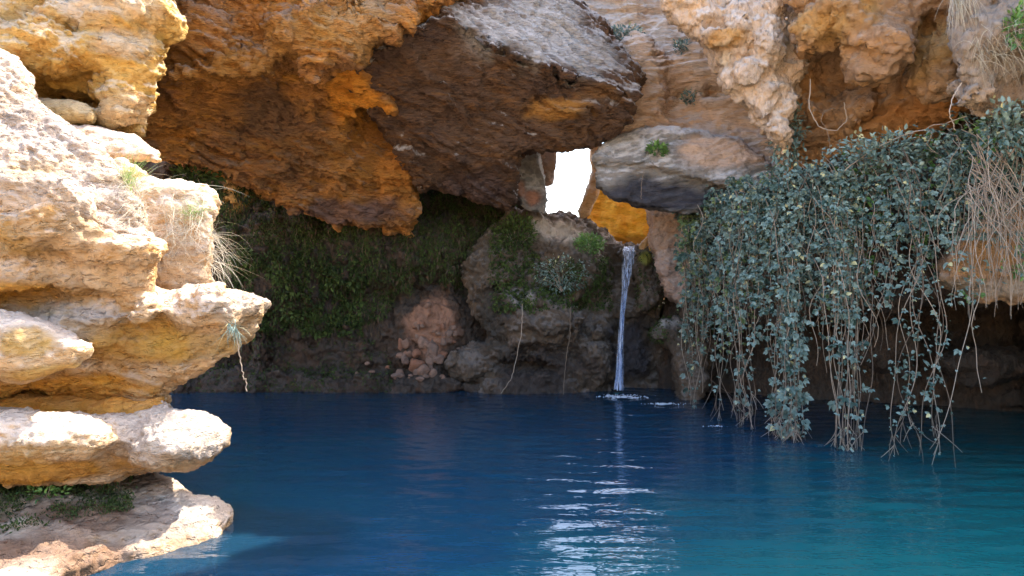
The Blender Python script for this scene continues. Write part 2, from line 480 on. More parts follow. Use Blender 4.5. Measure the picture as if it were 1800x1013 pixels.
def fall_mat():
    g = NT("falling_water")
    geo = g.n("ShaderNodeNewGeometry")
    mp = g.n("ShaderNodeMapping"); mp.inputs['Scale'].default_value = (26, 26, 1.6); g.l(geo.outputs['Position'], mp.inputs[0])
    n = g.noise(mp.outputs[0], 1.0, 5, .65, .4)
    p = g.n("ShaderNodeBsdfPrincipled"); p.inputs['Base Color'].default_value = (.72, .78, .90, 1); p.inputs['Roughness'].default_value = .2
    tr = g.n("ShaderNodeBsdfTransparent"); tr.inputs[0].default_value = (.92, .95, 1, 1)
    mx = g.n("ShaderNodeMixShader"); g.l(g.ramp(n, [(.47, (.0,)*3), (.70, (.8,)*3)]), mx.inputs[0])
    g.l(tr.outputs[0], mx.inputs[1]); g.l(p.outputs[0], mx.inputs[2])
    return g.finish(mx.outputs[0])
M['fall'] = fall_mat()
def plain(name, col, rough=.8, sc=20, var=.35):
    g = NT(name); geo = g.n("ShaderNodeNewGeometry"); n = g.noise(geo.outputs['Position'], sc, 5, .6)
    c = g.mix(g.math('MULTIPLY', n, var*2), col, tuple(x*.5 for x in col))
    b = g.n("ShaderNodeBump"); b.inputs['Strength'].default_value = .5; b.inputs['Distance'].default_value = .02; g.l(n, b.inputs['Height'])
    p = g.n("ShaderNodeBsdfPrincipled"); g.l(c, p.inputs['Base Color']); p.inputs['Roughness'].default_value = rough; g.l(b.outputs[0], p.inputs['Normal'])
    return g.finish(p.outputs[0])
M['foam'] = plain("foam", (.8, .84, .9), .4, 30, .2)
M['ground'] = plain("bounce_gravel", (.62, .44, .25), .95, 4, .4)  # warm tone chosen so the unseen bank bounces orange light
M['bed'] = plain("pool_bed", (.20, .17, .12), .9, 3, .5)
# ------------------------------------------------------------------ the setting: ground, pool
def grid_sheet(name, x0, x1, y0, y1, nx, ny, zf, mat, attrs=None):
    xs = np.linspace(x0, x1, nx); ys = np.linspace(y0, y1, ny)
    X, Y = np.meshgrid(xs, ys, indexing='ij'); Z = zf(X, Y)
    V = np.stack([X, Y, Z], -1).reshape(-1, 3)
    i = np.arange(nx-1)[:, None]*ny+np.arange(ny-1)[None]; i = i.ravel()
    Q = np.stack([i, i+ny, i+ny+1, i+1], 1)
    o = mesh_obj(name, V, [Q], mat, attrs={"shallow_dim": attrs(V)} if attrs else None)
    return tag(o, kind='structure')

def gz(X, Y):
    z = np.full(X.shape, -1.6)
    z = z+np.clip((Y-13)/1.5, 0, 1)*3.35+np.clip((3.0-Y)/1.0, 0, 1)*1.72+np.clip((1-Y)/20, 0, 1)*1.5+np.clip((np.abs(X)-9)/5, 0, 1)*2.5  # rise behind the camera is added to bounce warm light upward
    return z+.06*np.sin(X*1.7+Y)*np.sin(Y*1.3)
gxs = 400
grid_sheet('ground', -1500, 1500, -1500, 1500, 3, 3, lambda X, Y: np.full(X.shape, -2.2), M['bed'])
grid_sheet('terrain', -40, 40, -30, 60, 160, 180, gz, M['ground'])

def waves(X, Y):
    z = np.zeros(X.shape)
    for wl, a, ang, ph in ((.42, .0026, 88, 0), (.27, .0019, 78, 1.3), (.33, .0018, 101, 2.1), (.19, .0012, 94, 4.0), (.55, .0024, 70, .7), (.14, .0007, 84, 2.2), (.23, .0010, 112, 5.1)):
        c, s = math.cos(R(ang)), math.sin(R(ang)); k = 2*math.pi/wl
        z += a*np.sin(k*(X*c+Y*s)+ph+1.1*np.sin(X*1.9+ph)+.8*np.sin(Y*1.1+X*.7+ph*2))
    nm = gnoise(np.stack([X.ravel()*.8, Y.ravel()*.8, X.ravel()*0], 1)).reshape(X.shape)
    r = np.hypot(X-1.6, Y-10.7)
    rip = .0045*np.exp(-r/3.2)*np.sin(2*math.pi*r/.24+1.5*np.sin(X*2.3)+1.2*np.sin(Y*1.9))+.0022*np.exp(-r/5)*np.sin(2*math.pi*r/.15+1.2*np.sin(X*3.1+Y))
    return z*(.75+.9*nm)+rip
def shallow_dim(V):
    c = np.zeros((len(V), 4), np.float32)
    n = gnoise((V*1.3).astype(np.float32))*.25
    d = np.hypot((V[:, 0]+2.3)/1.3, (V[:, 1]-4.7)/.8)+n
    c[:, 0] = np.clip((1.1-d)*1.0, 0, .3)  # clear shallows at the ledge, spread wider to dim the sunlit water
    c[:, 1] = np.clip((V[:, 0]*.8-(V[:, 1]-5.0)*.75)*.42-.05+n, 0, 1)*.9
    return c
o = grid_sheet('pool_water', -7, 9, -4, 13.5, 420, 620, waves, M['water'], shallow_dim)

# ------------------------------------------------------------------ foreground ledges, left
S = Slab
def rk(*a, **k): return rock(*a, **k)
PALE = (.80, .70, .63); ORG = (.56, .25, .022); DORG = (.40, .14, .015); YEL = (.60, .35, .06); TAN_SHADE = (.24, .135, .08)  # the tan is darkened to carry the shade under the boulder

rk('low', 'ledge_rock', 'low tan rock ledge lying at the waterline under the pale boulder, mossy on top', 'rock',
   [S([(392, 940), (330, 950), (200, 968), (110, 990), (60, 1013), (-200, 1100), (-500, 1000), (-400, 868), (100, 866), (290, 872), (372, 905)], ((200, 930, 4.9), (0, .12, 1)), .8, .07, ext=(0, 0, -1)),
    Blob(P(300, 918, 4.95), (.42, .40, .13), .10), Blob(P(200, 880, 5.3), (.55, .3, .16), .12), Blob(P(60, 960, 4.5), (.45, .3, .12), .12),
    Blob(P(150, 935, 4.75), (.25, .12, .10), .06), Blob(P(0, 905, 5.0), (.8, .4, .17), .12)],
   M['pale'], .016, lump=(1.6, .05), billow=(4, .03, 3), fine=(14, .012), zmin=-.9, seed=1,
   paint=[(330, 905, 5.0, (.42, .45, .25), (.70, .59, .50), 1), (120, 945, 4.7, (.9, .3, .3), TAN_SHADE, .95), (40, 1000, 4.2, (.9, .5, .4), TAN_SHADE, .95), (100, 880, 5.2, (.8, .35, .3), (.05, .055, .018), 1), (230, 872, 5.3, (.35, .25, .3), (.13, .075, .045), .9), (-80, 900, 5, (.8, .6, .4), (.08, .09, .03), 1)])

rk('boulder', 'boulder', 'rounded pale boulder jutting over the low mossy ledge, white on its right end', 'rock',
   [S([(-300, 735), (0, 738), (100, 742), (150, 736), (240, 722), (295, 704), (345, 726), (380, 760), (390, 790), (376, 812), (320, 830), (250, 842), (180, 850), (0, 855), (-300, 862)],
      ((250, 780, 4.75), (.28, -.93, .22)), 1.3, .24, taper=.12),
    Blob(P(60, 770, 4.5), (.5, .3, .17), .2), Blob(P(320, 775, 4.85), (.30, .35, .19), .15)],
   M['boulder'], .014, lump=(1.3, .05), billow=(3.5, .028, 3), strata=((.15, 0, 1), 9, 2.0, .010), fine=(18, .011), seed=2,
   paint=[(60, 830, 4.6, (.8, .6, .16), ORG, .9), (10, 790, 4.5, (.6, .5, .2), YEL, .6), (330, 765, 4.7, (.5, .6, .25), (.66, .55, .45), .8)])  # right end painted pale for sun, underside painted orange for bounce light

rk('mid', 'overhanging_ledge', 'broad cream ledge jutting right over the pool above the boulder, orange beneath', 'rock',
   [S([(-300, 560), (0, 545), (120, 575), (180, 590), (250, 540), (350, 504), (420, 506), (455, 533), (463, 556), (447, 590), (420, 618), (375, 648), (325, 672), (290, 684), (298, 703), (250, 715), (150, 700), (0, 706), (-300, 710)],
      ((300, 600, 5.05), (.2, -.95, -.25)), 1.6, .13, taper=.06),
    S([(-300, 300), (0, 290), (60, 330), (150, 375), (250, 395), (300, 430), (285, 470), (270, 515), (300, 530), (270, 590), (180, 610), (-300, 620)], ((150, 470, 4.75), (.25, -.95, .15)), 1.6, .2, taper=.08),
    Blob(P(410, 540, 5.25), (.22, .35, .12), .12), Blob(P(200, 440, 4.75), (.28, .2, .12), .12), Blob(P(70, 400, 4.55), (.3, .25, .14), .12),
    Blob(P(100, 530, 4.75), (.5, .22, .07), .08, sub=True), Blob(P(240, 585, 4.8), (.3, .2, .05), .1, sub=True)],
   M['pale'], .014, lump=(1.3, .06), billow=(2.6, .05, 4), strata=((.1, 0, 1), 8, 2.0, .014), fine=(16, .010), seed=3,
   paint=[(30, 520, 4.7, (.55, .4, .16), ORG, .95), (250, 600, 4.95, (.5, .3, .22), (.54, .26, .04), .9), (360, 610, 5.0, (.5, .4, .14), YEL, .6), (80, 690, 5.0, (1.0, .5, .16), ORG, .9), (420, 535, 5.2, (.28, .5, .13), (.70, .58, .47), .85),  # orange patches underneath paint in the warm bounce light
          (150, 395, 4.6, (.5, .3, .1), (.72, .5, .3), .5), (20, 420, 4.6, (.4, .4, .15), YEL, .6), (150, 555, 4.7, (.35, .3, .08), PALE, .6)])

rk('nose', 'ledge_rock', 'small pinkish white knob of rock at the left edge above the orange slot', 'rock',
   [S([(-300, 545), (0, 543), (90, 562), (150, 592), (166, 615), (135, 648), (60, 665), (0, 672), (-300, 690)], ((80, 610, 4.35), (.25, -.9, .3)), 1.0, .14, taper=.15)],
   M['boulder'], .014, lump=(1.8, .04), billow=(4, .03, 3), fine=(16, .009), seed=4,
   paint=[(40, 600, 4.3, (.2, .3, .12), YEL, .7), (90, 660, 4.4, (.4, .3, .08), YEL, .7)])

rk('slot', 'recessed_rock', 'orange recessed rock filling the dark slot under the cream ledge', 'rock',
   [S([(-300, 690), (0, 690), (300, 690), (275, 760), (-300, 770)], 5.1, .9, .1)],
   M['ochre'], .02, billow=(4, .05, 3), seed=5, paint=[(100, 715, 5.1, (1.5, .6, .3), (.80, .34, .05), .95)])

rk('block', 'rock_block', 'square whitish rock block behind the dry grass, left of the mossy wall', 'rock',
   [S([(120, 290), (215, 285), (280, 313), (345, 319), (382, 337), (389, 365), (380, 440), (368, 520), (300, 530), (240, 450), (150, 380)], ((300, 400, 5.45), (.2, -.95, .2)), 1.2, .12, taper=.08)],
   M['boulder'], .016, lump=(1.6, .04), billow=(3.5, .04, 3), strata=((.1, 0, 1), 7, 2, .014), fine=(16, .008), seed=6,
   paint=[(330, 470, 5.4, (.3, .3, .2), (.70, .46, .24), .7)])

rk('diag', 'sloping_rock', 'big rough grey white rock sloping down from the left edge beside the grass', 'rock',
   [S([(-300, 60), (0, 82), (25, 95), (48, 140), (58, 165), (110, 208), (165, 240), (205, 285), (240, 335), (270, 400), (285, 432), (245, 440), (150, 400), (60, 345), (0, 320), (-300, 320)], ((150, 300, 4.85), (.42, -.75, .5)), 1.3, .10, taper=.08),
    Blob(P(50, 345, 4.5), (.22, .15, .15), .1), Blob(P(110, 360, 4.55), (.2, .15, .13), .1)],
   M['greypale'], .014, lump=(1.5, .035), billow=(3.6, .03, 4), strata=((.55, .3, .8), 10, 2.2, .012), fine=(17, .011), seed=7,
   paint=[(60, 320, 4.6, (.28, .3, .2), (.70, .45, .20), .75), (130, 190, 5.0, (.5, .5, .4), (.66, .56, .50), .6)])

rk('white', 'ledge_rock', 'flat white ledge tucked between the sloping grey rock and the ochre cliff', 'rock',
   [S([(60, 215), (100, 213), (170, 222), (240, 241), (283, 268), (282, 286), (235, 284), (180, 275), (100, 262)], ((200, 250, 6.0), (.1, -.8, .5)), .8, .07)],
   M['boulder'], .018, lump=(1.6, .03), billow=(3.5, .03, 3), fine=(14, .008), seed=8)
rk('shelf', 'ledge_rock', 'small yellow shelf of rock under the dark hollow in the ochre cliff', 'rock',
   [S([(40, 172), (80, 172), (130, 180), (168, 198), (165, 214), (110, 212), (40, 205)], ((110, 195, 6.1), (.1, -.9, .3)), .6, .06)],
   M['ochre'], .018, lump=(1.6, .03), billow=(3.5, .03, 3), fine=(14, .008), seed=9, paint=[(110, 195, 6.1, (.5, .5, .2), (.80, .58, .28), .7)])

rk('ochre', 'cliff', 'sunny yellow ochre cliff filling the top left corner, with a dark hollow in it', 'cliff',
   [S([(-700, -300), (345, -300), (314, 0), (306, 40), (280, 80), (286, 105), (270, 140), (264, 165), (258, 195), (250, 232), (200, 245), (60, 240), (-700, 240)], ((150, 100, 6.45), (.32, -.93, -.12)), 2.2, .2, taper=.02),
    Blob(P(180, 20, 6.35), (.45, .3, .28), .2), Blob(P(60, 90, 6.2), (.5, .3, .22), .2), Blob(P(215, 90, 6.45), (.3, .25, .3), .15), Blob(P(220, 180, 6.5), (.25, .25, .25), .15), Blob(P(285, 30, 6.55), (.15, .2, .2), .1),
    Blob(P(95, 165, 6.2), (.36, .5, .085), .05, sub=True, tilt=R(8))],
   M['ochre'], .02, lump=(1.2, .08), billow=(2.4, .08, 4), strata=((.1, 0, 1), 6, 1.6, .03), fine=(12, .015), zmax=5.5, seed=10,
   paint=[(180, 20, 6.3, (.6, .5, .22), (.80, .66, .52), .8), (40, 30, 6.1, (.4, .4, .25), (.78, .62, .46), .6), (60, 130, 6.2, (.8, .5, .18), ORG, .6), (250, 50, 6.5, (.3, .4, .3), YEL, .6), (215, 80, 6.3, (.25, .4, .2), (.8, .66, .5), .8), (230, 200, 6.4, (.35, .4, .25), (.78, .56, .34), .7)])

# ------------------------------------------------------------------ the roof of the grotto
rk('lip', 'rock_overhang', 'rust brown lumpy overhang forming the grotto roof above the pool', 'cliff',
   [S([(230, -300), (262, 60), (276, 95), (258, 168), (330, 166), (400, 160), (450, 140), (470, 108), (520, 130), (560, 130), (600, 112), (640, 92), (690, 72), (772, 34), (820, -20), (860, -300)], ((500, 90, 8.1), (.02, -.95, -.3)), 3.0, .22, ext=(-.05, 1, .35)),
    S([(225, 150), (330, 160), (470, 100), (600, 105), (645, 120), (600, 165), (578, 230), (590, 290), (600, 397), (520, 372), (455, 340), (392, 312), (300, 292), (225, 262)], [(470, 105, 8.35), (250, 165, 8.3), (590, 392, 10.9)], 1.4, .12),
    S([(560, 170), (640, 110), (700, 180), (735, 330), (722, 403), (600, 397), (580, 290)], [(610, 150, 8.9), (735, 330, 10.4), (600, 395, 10.9)], 1.3, .12),
    S([(440, 270), (560, 300), (735, 345), (724, 404), (600, 396), (455, 338)], ((600, 360, 10.6), (.1, -.9, -.4)), .8, .1),
    Blob(P(520, 60, 7.95), (.45, .3, .28), .2), Blob(P(600, 85, 7.95), (.28, .25, .18), .12), Blob(P(430, 110, 8.0), (.4, .25, .2), .15), Blob(P(680, 45, 7.9), (.4, .3, .2), .15), Blob(P(540, 118, 8.0), (.16, .2, .13), .08), Blob(P(465, 95, 8.05), (.12, .2, .14), .08), Blob(P(330, 60, 8.0), (.5, .3, .3), .2), Blob(P(350, 130, 8.0), (.5, .25, .14), .12),
    Blob(P(650, 265, 9.7), (.42, .5, .85), .12, sub=True, tilt=R(25))],
   M['roof'], .026, lump=(1.0, .09), billow=(2.2, .09, 4), strata=((.28, .1, .95), 7, 1.1, .07), fine=(12, .022), zmax=5.5, seed=11,
   paint=[(640, 200, 9.3, (.55, 1.0, .7), (.86, .35, .045), 1), (690, 300, 10.2, (.45, .8, .55), (.70, .29, .06), .9), (580, 60, 7.9, (.8, .4, .35), (.62, .33, .09), .8), (640, 30, 7.8, (.5, .4, .35), (.60, .38, .18), .7), (430, 120, 8, (.6, .4, .25), (.60, .28, .06), .75), (300, 60, 8, (.5, .5, .6), (.50, .22, .06), .7),  # orange patches paint the bounced glow into the roof hollow
          (370, 290, 10.1, (.9, .7, .28), (.76, .34, .05), .95), (285, 205, 8.9, (.45, .7, .5), (.62, .27, .05), .75), (470, 205, 9.2, (.75, .9, .42), (.21, .125, .075), .85), (600, 375, 10.6, (1.1, .6, .28), (.26, .17, .16), .85), (520, 250, 9.6, (.8, .9, .5), (.26, .14, .08), .6), (530, 275, 10, (.7, .4, .1), (.56, .25, .06), .7)])

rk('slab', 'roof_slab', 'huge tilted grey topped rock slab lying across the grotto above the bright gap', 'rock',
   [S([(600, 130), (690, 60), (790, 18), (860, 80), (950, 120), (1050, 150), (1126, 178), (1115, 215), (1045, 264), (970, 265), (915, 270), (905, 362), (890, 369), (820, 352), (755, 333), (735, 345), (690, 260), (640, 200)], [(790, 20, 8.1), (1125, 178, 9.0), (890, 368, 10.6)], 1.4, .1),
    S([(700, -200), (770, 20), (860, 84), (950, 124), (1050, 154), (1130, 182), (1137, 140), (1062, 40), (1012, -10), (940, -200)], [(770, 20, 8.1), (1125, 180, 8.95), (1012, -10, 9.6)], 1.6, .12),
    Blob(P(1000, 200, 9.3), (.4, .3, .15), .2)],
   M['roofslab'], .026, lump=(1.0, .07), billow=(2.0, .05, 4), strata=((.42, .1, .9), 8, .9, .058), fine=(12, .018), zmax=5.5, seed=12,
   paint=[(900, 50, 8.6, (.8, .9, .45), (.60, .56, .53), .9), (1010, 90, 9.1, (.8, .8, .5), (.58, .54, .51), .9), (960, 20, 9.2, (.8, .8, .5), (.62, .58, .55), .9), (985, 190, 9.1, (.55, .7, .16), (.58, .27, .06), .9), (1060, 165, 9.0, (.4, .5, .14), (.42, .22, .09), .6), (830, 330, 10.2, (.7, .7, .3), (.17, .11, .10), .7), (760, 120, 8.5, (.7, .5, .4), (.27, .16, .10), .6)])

# ------------------------------------------------------------------ back of the grotto
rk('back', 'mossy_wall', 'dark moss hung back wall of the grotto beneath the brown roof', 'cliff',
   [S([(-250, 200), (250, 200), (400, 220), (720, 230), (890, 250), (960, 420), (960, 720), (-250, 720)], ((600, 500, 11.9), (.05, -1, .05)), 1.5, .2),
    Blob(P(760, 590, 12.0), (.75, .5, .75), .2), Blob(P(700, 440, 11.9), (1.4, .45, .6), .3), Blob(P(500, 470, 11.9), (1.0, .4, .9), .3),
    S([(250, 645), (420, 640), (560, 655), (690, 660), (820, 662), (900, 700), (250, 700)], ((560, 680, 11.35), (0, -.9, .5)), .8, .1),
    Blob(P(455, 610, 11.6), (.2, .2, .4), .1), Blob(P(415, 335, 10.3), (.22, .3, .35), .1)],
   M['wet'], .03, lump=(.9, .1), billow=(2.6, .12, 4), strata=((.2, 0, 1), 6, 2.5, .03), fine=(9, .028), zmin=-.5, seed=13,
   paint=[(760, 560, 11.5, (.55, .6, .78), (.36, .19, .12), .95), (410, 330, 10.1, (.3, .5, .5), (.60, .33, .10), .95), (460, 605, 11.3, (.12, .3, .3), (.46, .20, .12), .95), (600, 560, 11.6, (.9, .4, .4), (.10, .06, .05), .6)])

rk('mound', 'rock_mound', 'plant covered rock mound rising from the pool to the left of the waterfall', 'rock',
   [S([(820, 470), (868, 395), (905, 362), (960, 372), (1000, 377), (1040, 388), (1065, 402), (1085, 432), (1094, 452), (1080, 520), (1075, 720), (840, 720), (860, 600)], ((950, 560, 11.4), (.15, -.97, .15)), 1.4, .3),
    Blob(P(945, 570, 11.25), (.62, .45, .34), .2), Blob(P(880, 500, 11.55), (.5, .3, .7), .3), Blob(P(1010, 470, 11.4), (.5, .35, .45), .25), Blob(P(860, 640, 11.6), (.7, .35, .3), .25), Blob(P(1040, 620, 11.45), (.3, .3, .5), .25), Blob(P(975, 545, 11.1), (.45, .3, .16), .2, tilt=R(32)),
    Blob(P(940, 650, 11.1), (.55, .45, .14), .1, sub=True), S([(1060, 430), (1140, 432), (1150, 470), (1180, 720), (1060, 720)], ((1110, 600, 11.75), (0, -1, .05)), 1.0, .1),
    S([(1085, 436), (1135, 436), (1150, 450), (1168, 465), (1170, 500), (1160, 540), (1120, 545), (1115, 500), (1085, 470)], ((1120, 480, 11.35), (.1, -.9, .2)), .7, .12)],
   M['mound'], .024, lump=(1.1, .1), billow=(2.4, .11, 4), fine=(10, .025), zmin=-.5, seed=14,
   paint=[(990, 396, 11.3, (.75, .8, .34), (.66, .56, .47), .95), (920, 525, 11, (.28, .4, .16), (.46, .43, .42), .85), (950, 660, 11.2, (1.0, .6, .55), (.055, .042, .036), .95), (870, 560, 11.4, (.4, .6, .6), (.06, .05, .04), .9), (1075, 440, 11.2, (.18, .3, .3), (.40, .27, .18), .7), (1140, 450, 11.2, (.22, .4, .16), (.30, .30, .05), .9), (1110, 620, 11.6, (.5, .5, .7), (.05, .045, .05), .95)])  # pale crest patch paints in sunlight on the mound top

rk('pillar', 'rock_pillar', 'upright grey and red rock pillar standing left of the bright gap', 'rock',
   [S([(905, 262), (948, 258), (956, 300), (960, 340), (960, 376), (935, 366), (912, 350), (900, 320)], ((930, 310, 11.1), (.3, -.95, .1)), .6, .08)],
   M['grey'], .022, lump=(1.6, .04), billow=(3.5, .05, 3), fine=(12, .012), seed=15,
   paint=[(940, 345, 11, (.2, .3, .2), (.46, .19, .10), .9), (915, 330, 11, (.12, .3, .2), (.42, .18, .10), .8), (935, 285, 11, (.2, .3, .2), (.30, .28, .25), .7)])
rk('chock', 'rock', 'small pinkish rock wedged under the roof slab beside the grey pillar', 'rock',
   [S([(945, 256), (978, 258), (976, 298), (968, 324), (952, 330), (942, 300)], 11.8, .5, .08)], M['pink'], .022, billow=(3.5, .05, 3), fine=(12, .012), seed=16)
rk('glow', 'orange_wall', 'bright orange rock wall seen through the gap below the grey hanging rock', 'cliff',
   [S([(1018, 380), (1026, 345), (1046, 325), (1060, 300), (1250, 300), (1250, 470), (1090, 470), (1040, 420)], ((1090, 390, 13.6), (-.3, -.95, .1)), 1.6, .12)],
   M['glow'], .03, lump=(1.0, .06), billow=(2.0, .05, 3), strata=((.3, 0, 1), 5, 1, .03), fine=(9, .012), seed=17,
   paint=[(1110, 425, 13.4, (.6, .5, .14), (.62, .24, .04), .7)])
rk('farrock', 'rock', 'sunlit cream rock rising at the right side of the bright gap', 'rock',
   [S([(1036, 230), (1052, 232), (1056, 300), (1052, 340), (1036, 378), (1020, 388), (1016, 372), (1030, 340), (1040, 300)], 12.6, .5, .04)], M['boulder'], .02, billow=(3.5, .03, 3), seed=18)
rk('lipstone', 'rock', 'pale tilted stone stuck upright at the lip of the waterfall', 'rock',
   [S([(1122, 432), (1138, 414), (1142, 420), (1134, 440), (1124, 442)], 11.45, .12, .02)], M['boulder'], .012, fine=(12, .008), seed=19)

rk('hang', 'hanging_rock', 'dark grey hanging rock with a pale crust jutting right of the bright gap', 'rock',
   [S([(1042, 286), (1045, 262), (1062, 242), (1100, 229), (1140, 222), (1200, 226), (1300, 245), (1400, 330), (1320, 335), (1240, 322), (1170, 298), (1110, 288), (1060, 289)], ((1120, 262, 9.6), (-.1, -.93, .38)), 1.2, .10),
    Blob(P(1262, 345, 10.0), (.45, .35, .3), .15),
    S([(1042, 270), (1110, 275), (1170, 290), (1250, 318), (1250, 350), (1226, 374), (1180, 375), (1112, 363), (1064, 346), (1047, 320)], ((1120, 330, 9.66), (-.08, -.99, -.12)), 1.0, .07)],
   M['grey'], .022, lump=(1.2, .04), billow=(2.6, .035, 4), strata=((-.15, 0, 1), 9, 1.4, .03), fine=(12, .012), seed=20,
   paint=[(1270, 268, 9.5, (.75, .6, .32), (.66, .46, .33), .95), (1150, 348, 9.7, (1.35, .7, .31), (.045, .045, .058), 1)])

rk('layer', 'layered_cliff', 'pale pinkish cliff of thin level layers rising above the grey hanging rock', 'cliff',
   [S([(940, -400), (1012, -20), (1062, 40), (1132, 140), (1138, 180), (1115, 215), (1070, 245), (1200, 310), (1330, 345), (1450, 330), (1500, -400)], [(1100, 230, 10.1), (1300, 300, 9.6), (1080, 0, 11.6)], 1.8, .15),
    S([(800, -400), (760, 120), (1040, 200), (1130, 190), (1200, 60), (1250, -400)], ((1080, 0, 11.4), (0, -1, 0)), 1.5, .1, ext=(0, .6, 1)),
    S([(950, -1050), (1620, -1050), (1620, 0), (1000, 0)], 11.3, 1.5, .3), S([(1400, -1700), (2100, -1700), (2100, 0), (1400, 0)], 11.3, 1.5, .3), Blob(P(1120, 150, 10.4), (.45, .6, .7), .2), Blob(P(1275, 110, 10.2), (.6, .4, .7), .3), Blob(P(1262, 155, 9.9), (.3, .3, .05), .05, sub=True), Blob(P(1200, 130, 10.4), (.4, .3, .2), .2)],  # the two tall blocks are unseen, added to keep the pool in shadow
   M['layer'], .026, lump=(1.0, .07), billow=(2.2, .05, 4), strata=((-.08, .1, 1), 7, .9, .055), fine=(12, .014), zmax=13.5, seed=21,
   paint=[(1290, 240, 9.6, (.35, .5, .5), (.62, .36, .16), .6)])

# ------------------------------------------------------------------ right side
rk('rim', 'lumpy_rock', 'pale lumpy rib of rock hanging down between layered cliff and orange hollow', 'cliff',
   [S([(1120, -800), (1165, -5), (1208, 45), (1245, 76), (1262, 120), (1284, 152), (1300, 180), (1345, 228), (1362, 252), (1375, 290), (1395, 240), (1400, 160), (1440, 60), (1470, -800)], ((1300, 100, 7.9), (-.25, -.95, -.1)), 1.6, .2),
    Blob(P(1280, 60, 7.8), (.3, .25, .2), .12), Blob(P(1240, 40, 7.9), (.25, .25, .2), .1), Blob(P(1300, 120, 7.85), (.22, .25, .25), .1), Blob(P(1345, 60, 7.75), (.22, .25, .4), .1), Blob(P(1340, 160, 7.9), (.2, .2, .3), .1), Blob(P(1200, 5, 7.9), (.25, .25, .18), .1), Blob(P(1365, 210, 7.95), (.13, .2, .3), .1),
    Blob(P(1262, 32, 7.6), (.14, .2, .08), .06, sub=True), Blob(P(1300, 85, 7.6), (.12, .2, .1), .06, sub=True)],
   M['lumpy'], .024, lump=(1.3, .07), billow=(3.0, .10, 4), fine=(12, .02), zmax=6.8, seed=22,
   paint=[(1270, 70, 7.7, (.25, .4, .12), (.66, .33, .07), .8), (1270, 100, 7.7, (.2, .4, .15), (.78, .60, .40), .8)])

rk('hollow', 'hollowed_cliff', 'orange brown hollowed cliff hanging over the bramble curtain on the right', 'cliff',
   [S([(1450, -900), (2200, -900), (2200, 20), (1450, 20)], 7.3, 2.0, .3),  # unseen upper wall, added to block sun from the water
    S([(1385, -150), (2200, -150), (2200, 190), (1850, 190), (1700, 205), (1660, 262), (1560, 272), (1450, 300), (1360, 330), (1370, 240), (1395, 160)], [(1400, 230, 8.4), (1700, 200, 7.4), (1550, 10, 6.9)], 1.8, .2),
    Blob(P(1500, 130, 7.4), (.75, .8, .55), .2, sub=True, tilt=R(-10)), Blob(P(1610, 180, 7.2), (.5, .5, .3), .15, sub=True), Blob(P(1560, 60, 6.9), (.3, .3, .5), .2), Blob(P(1470, 30, 7.1), (.5, .3, .25), .2), Blob(P(1640, 120, 7.0), (.25, .3, .35), .15)],
   M['right'], .026, lump=(1.0, .12), billow=(2.0, .13, 4), strata=((.2, 0, 1), 5, 1.5, .02), fine=(10, .018), zmax=8.8, seed=23,
   paint=[(1480, 40, 7.0, (.7, .5, .3), (.58, .32, .10), .85), (1500, 140, 7.6, (.6, .8, .3), (.28, .15, .08), .7), (1590, 210, 7.6, (.8, .7, .3), (.52, .23, .07), .9), (1640, 90, 6.9, (.35, .4, .4), (.54, .32, .11), .7)])

rk('rough', 'rough_cliff', 'rough grey cliff in the top right corner hung with dry grass', 'cliff',
   [S([(1670, -400), (2600, -400), (2600, 260), (1900, 230), (1790, 215), (1730, 200), (1700, 150), (1672, 60)], ((1750, 80, 6.1), (-.2, -.9, -.3)), 1.6, .2),
    S([(1790, -1200), (2260, -1200), (2260, 150), (2000, 200), (1790, 215)], [(1790, 100, 6.0), (2260, 100, 4.5), (1790, -300, 6.0)], 1.6, .3),  # unseen near crag, added to cast shade over the pool
    Blob(P(1740, 60, 6.0), (.25, .2, .2), .15), Blob(P(1720, 160, 6.15), (.18, .2, .15), .1)],
   M['lumpy'], .024, lump=(1.2, .1), billow=(2.4, .12, 4), fine=(11, .022), zmax=7.2, seed=24,
   paint=[(1750, 80, 6.0, (1, .7, .6), (.27, .22, .18), .7), (1790, 180, 6.0, (.4, .5, .2), (.40, .24, .13), .7)])

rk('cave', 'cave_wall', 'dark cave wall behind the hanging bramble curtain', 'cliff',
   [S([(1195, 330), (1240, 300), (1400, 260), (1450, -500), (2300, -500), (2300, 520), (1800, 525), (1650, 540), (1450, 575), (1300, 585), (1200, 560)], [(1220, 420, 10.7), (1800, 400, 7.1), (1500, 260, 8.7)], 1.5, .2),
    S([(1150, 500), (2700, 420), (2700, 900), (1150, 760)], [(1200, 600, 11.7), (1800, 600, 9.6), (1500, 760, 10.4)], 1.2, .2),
    S([(1800, -900), (2700, -900), (2700, 1000), (1800, 900)], [(1800, 600, 9.4), (2500, 600, 4.6), (1800, 0, 9.4)], 1.2, .2),  # unseen side wall, added to cut sun and sky glare on the water
    S([(1450, -700), (2700, -700), (2700, 740), (1450, 740)], 10.9, .8, .1),  # hidden backing slab, added to stop bright sky reflecting in the pool
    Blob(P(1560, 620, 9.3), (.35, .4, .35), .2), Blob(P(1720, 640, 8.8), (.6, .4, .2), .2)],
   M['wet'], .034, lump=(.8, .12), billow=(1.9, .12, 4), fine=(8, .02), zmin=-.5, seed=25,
   paint=[(1750, 600, 9.3, (1.0, .9, .6), (.16, .10, .06), .6)])

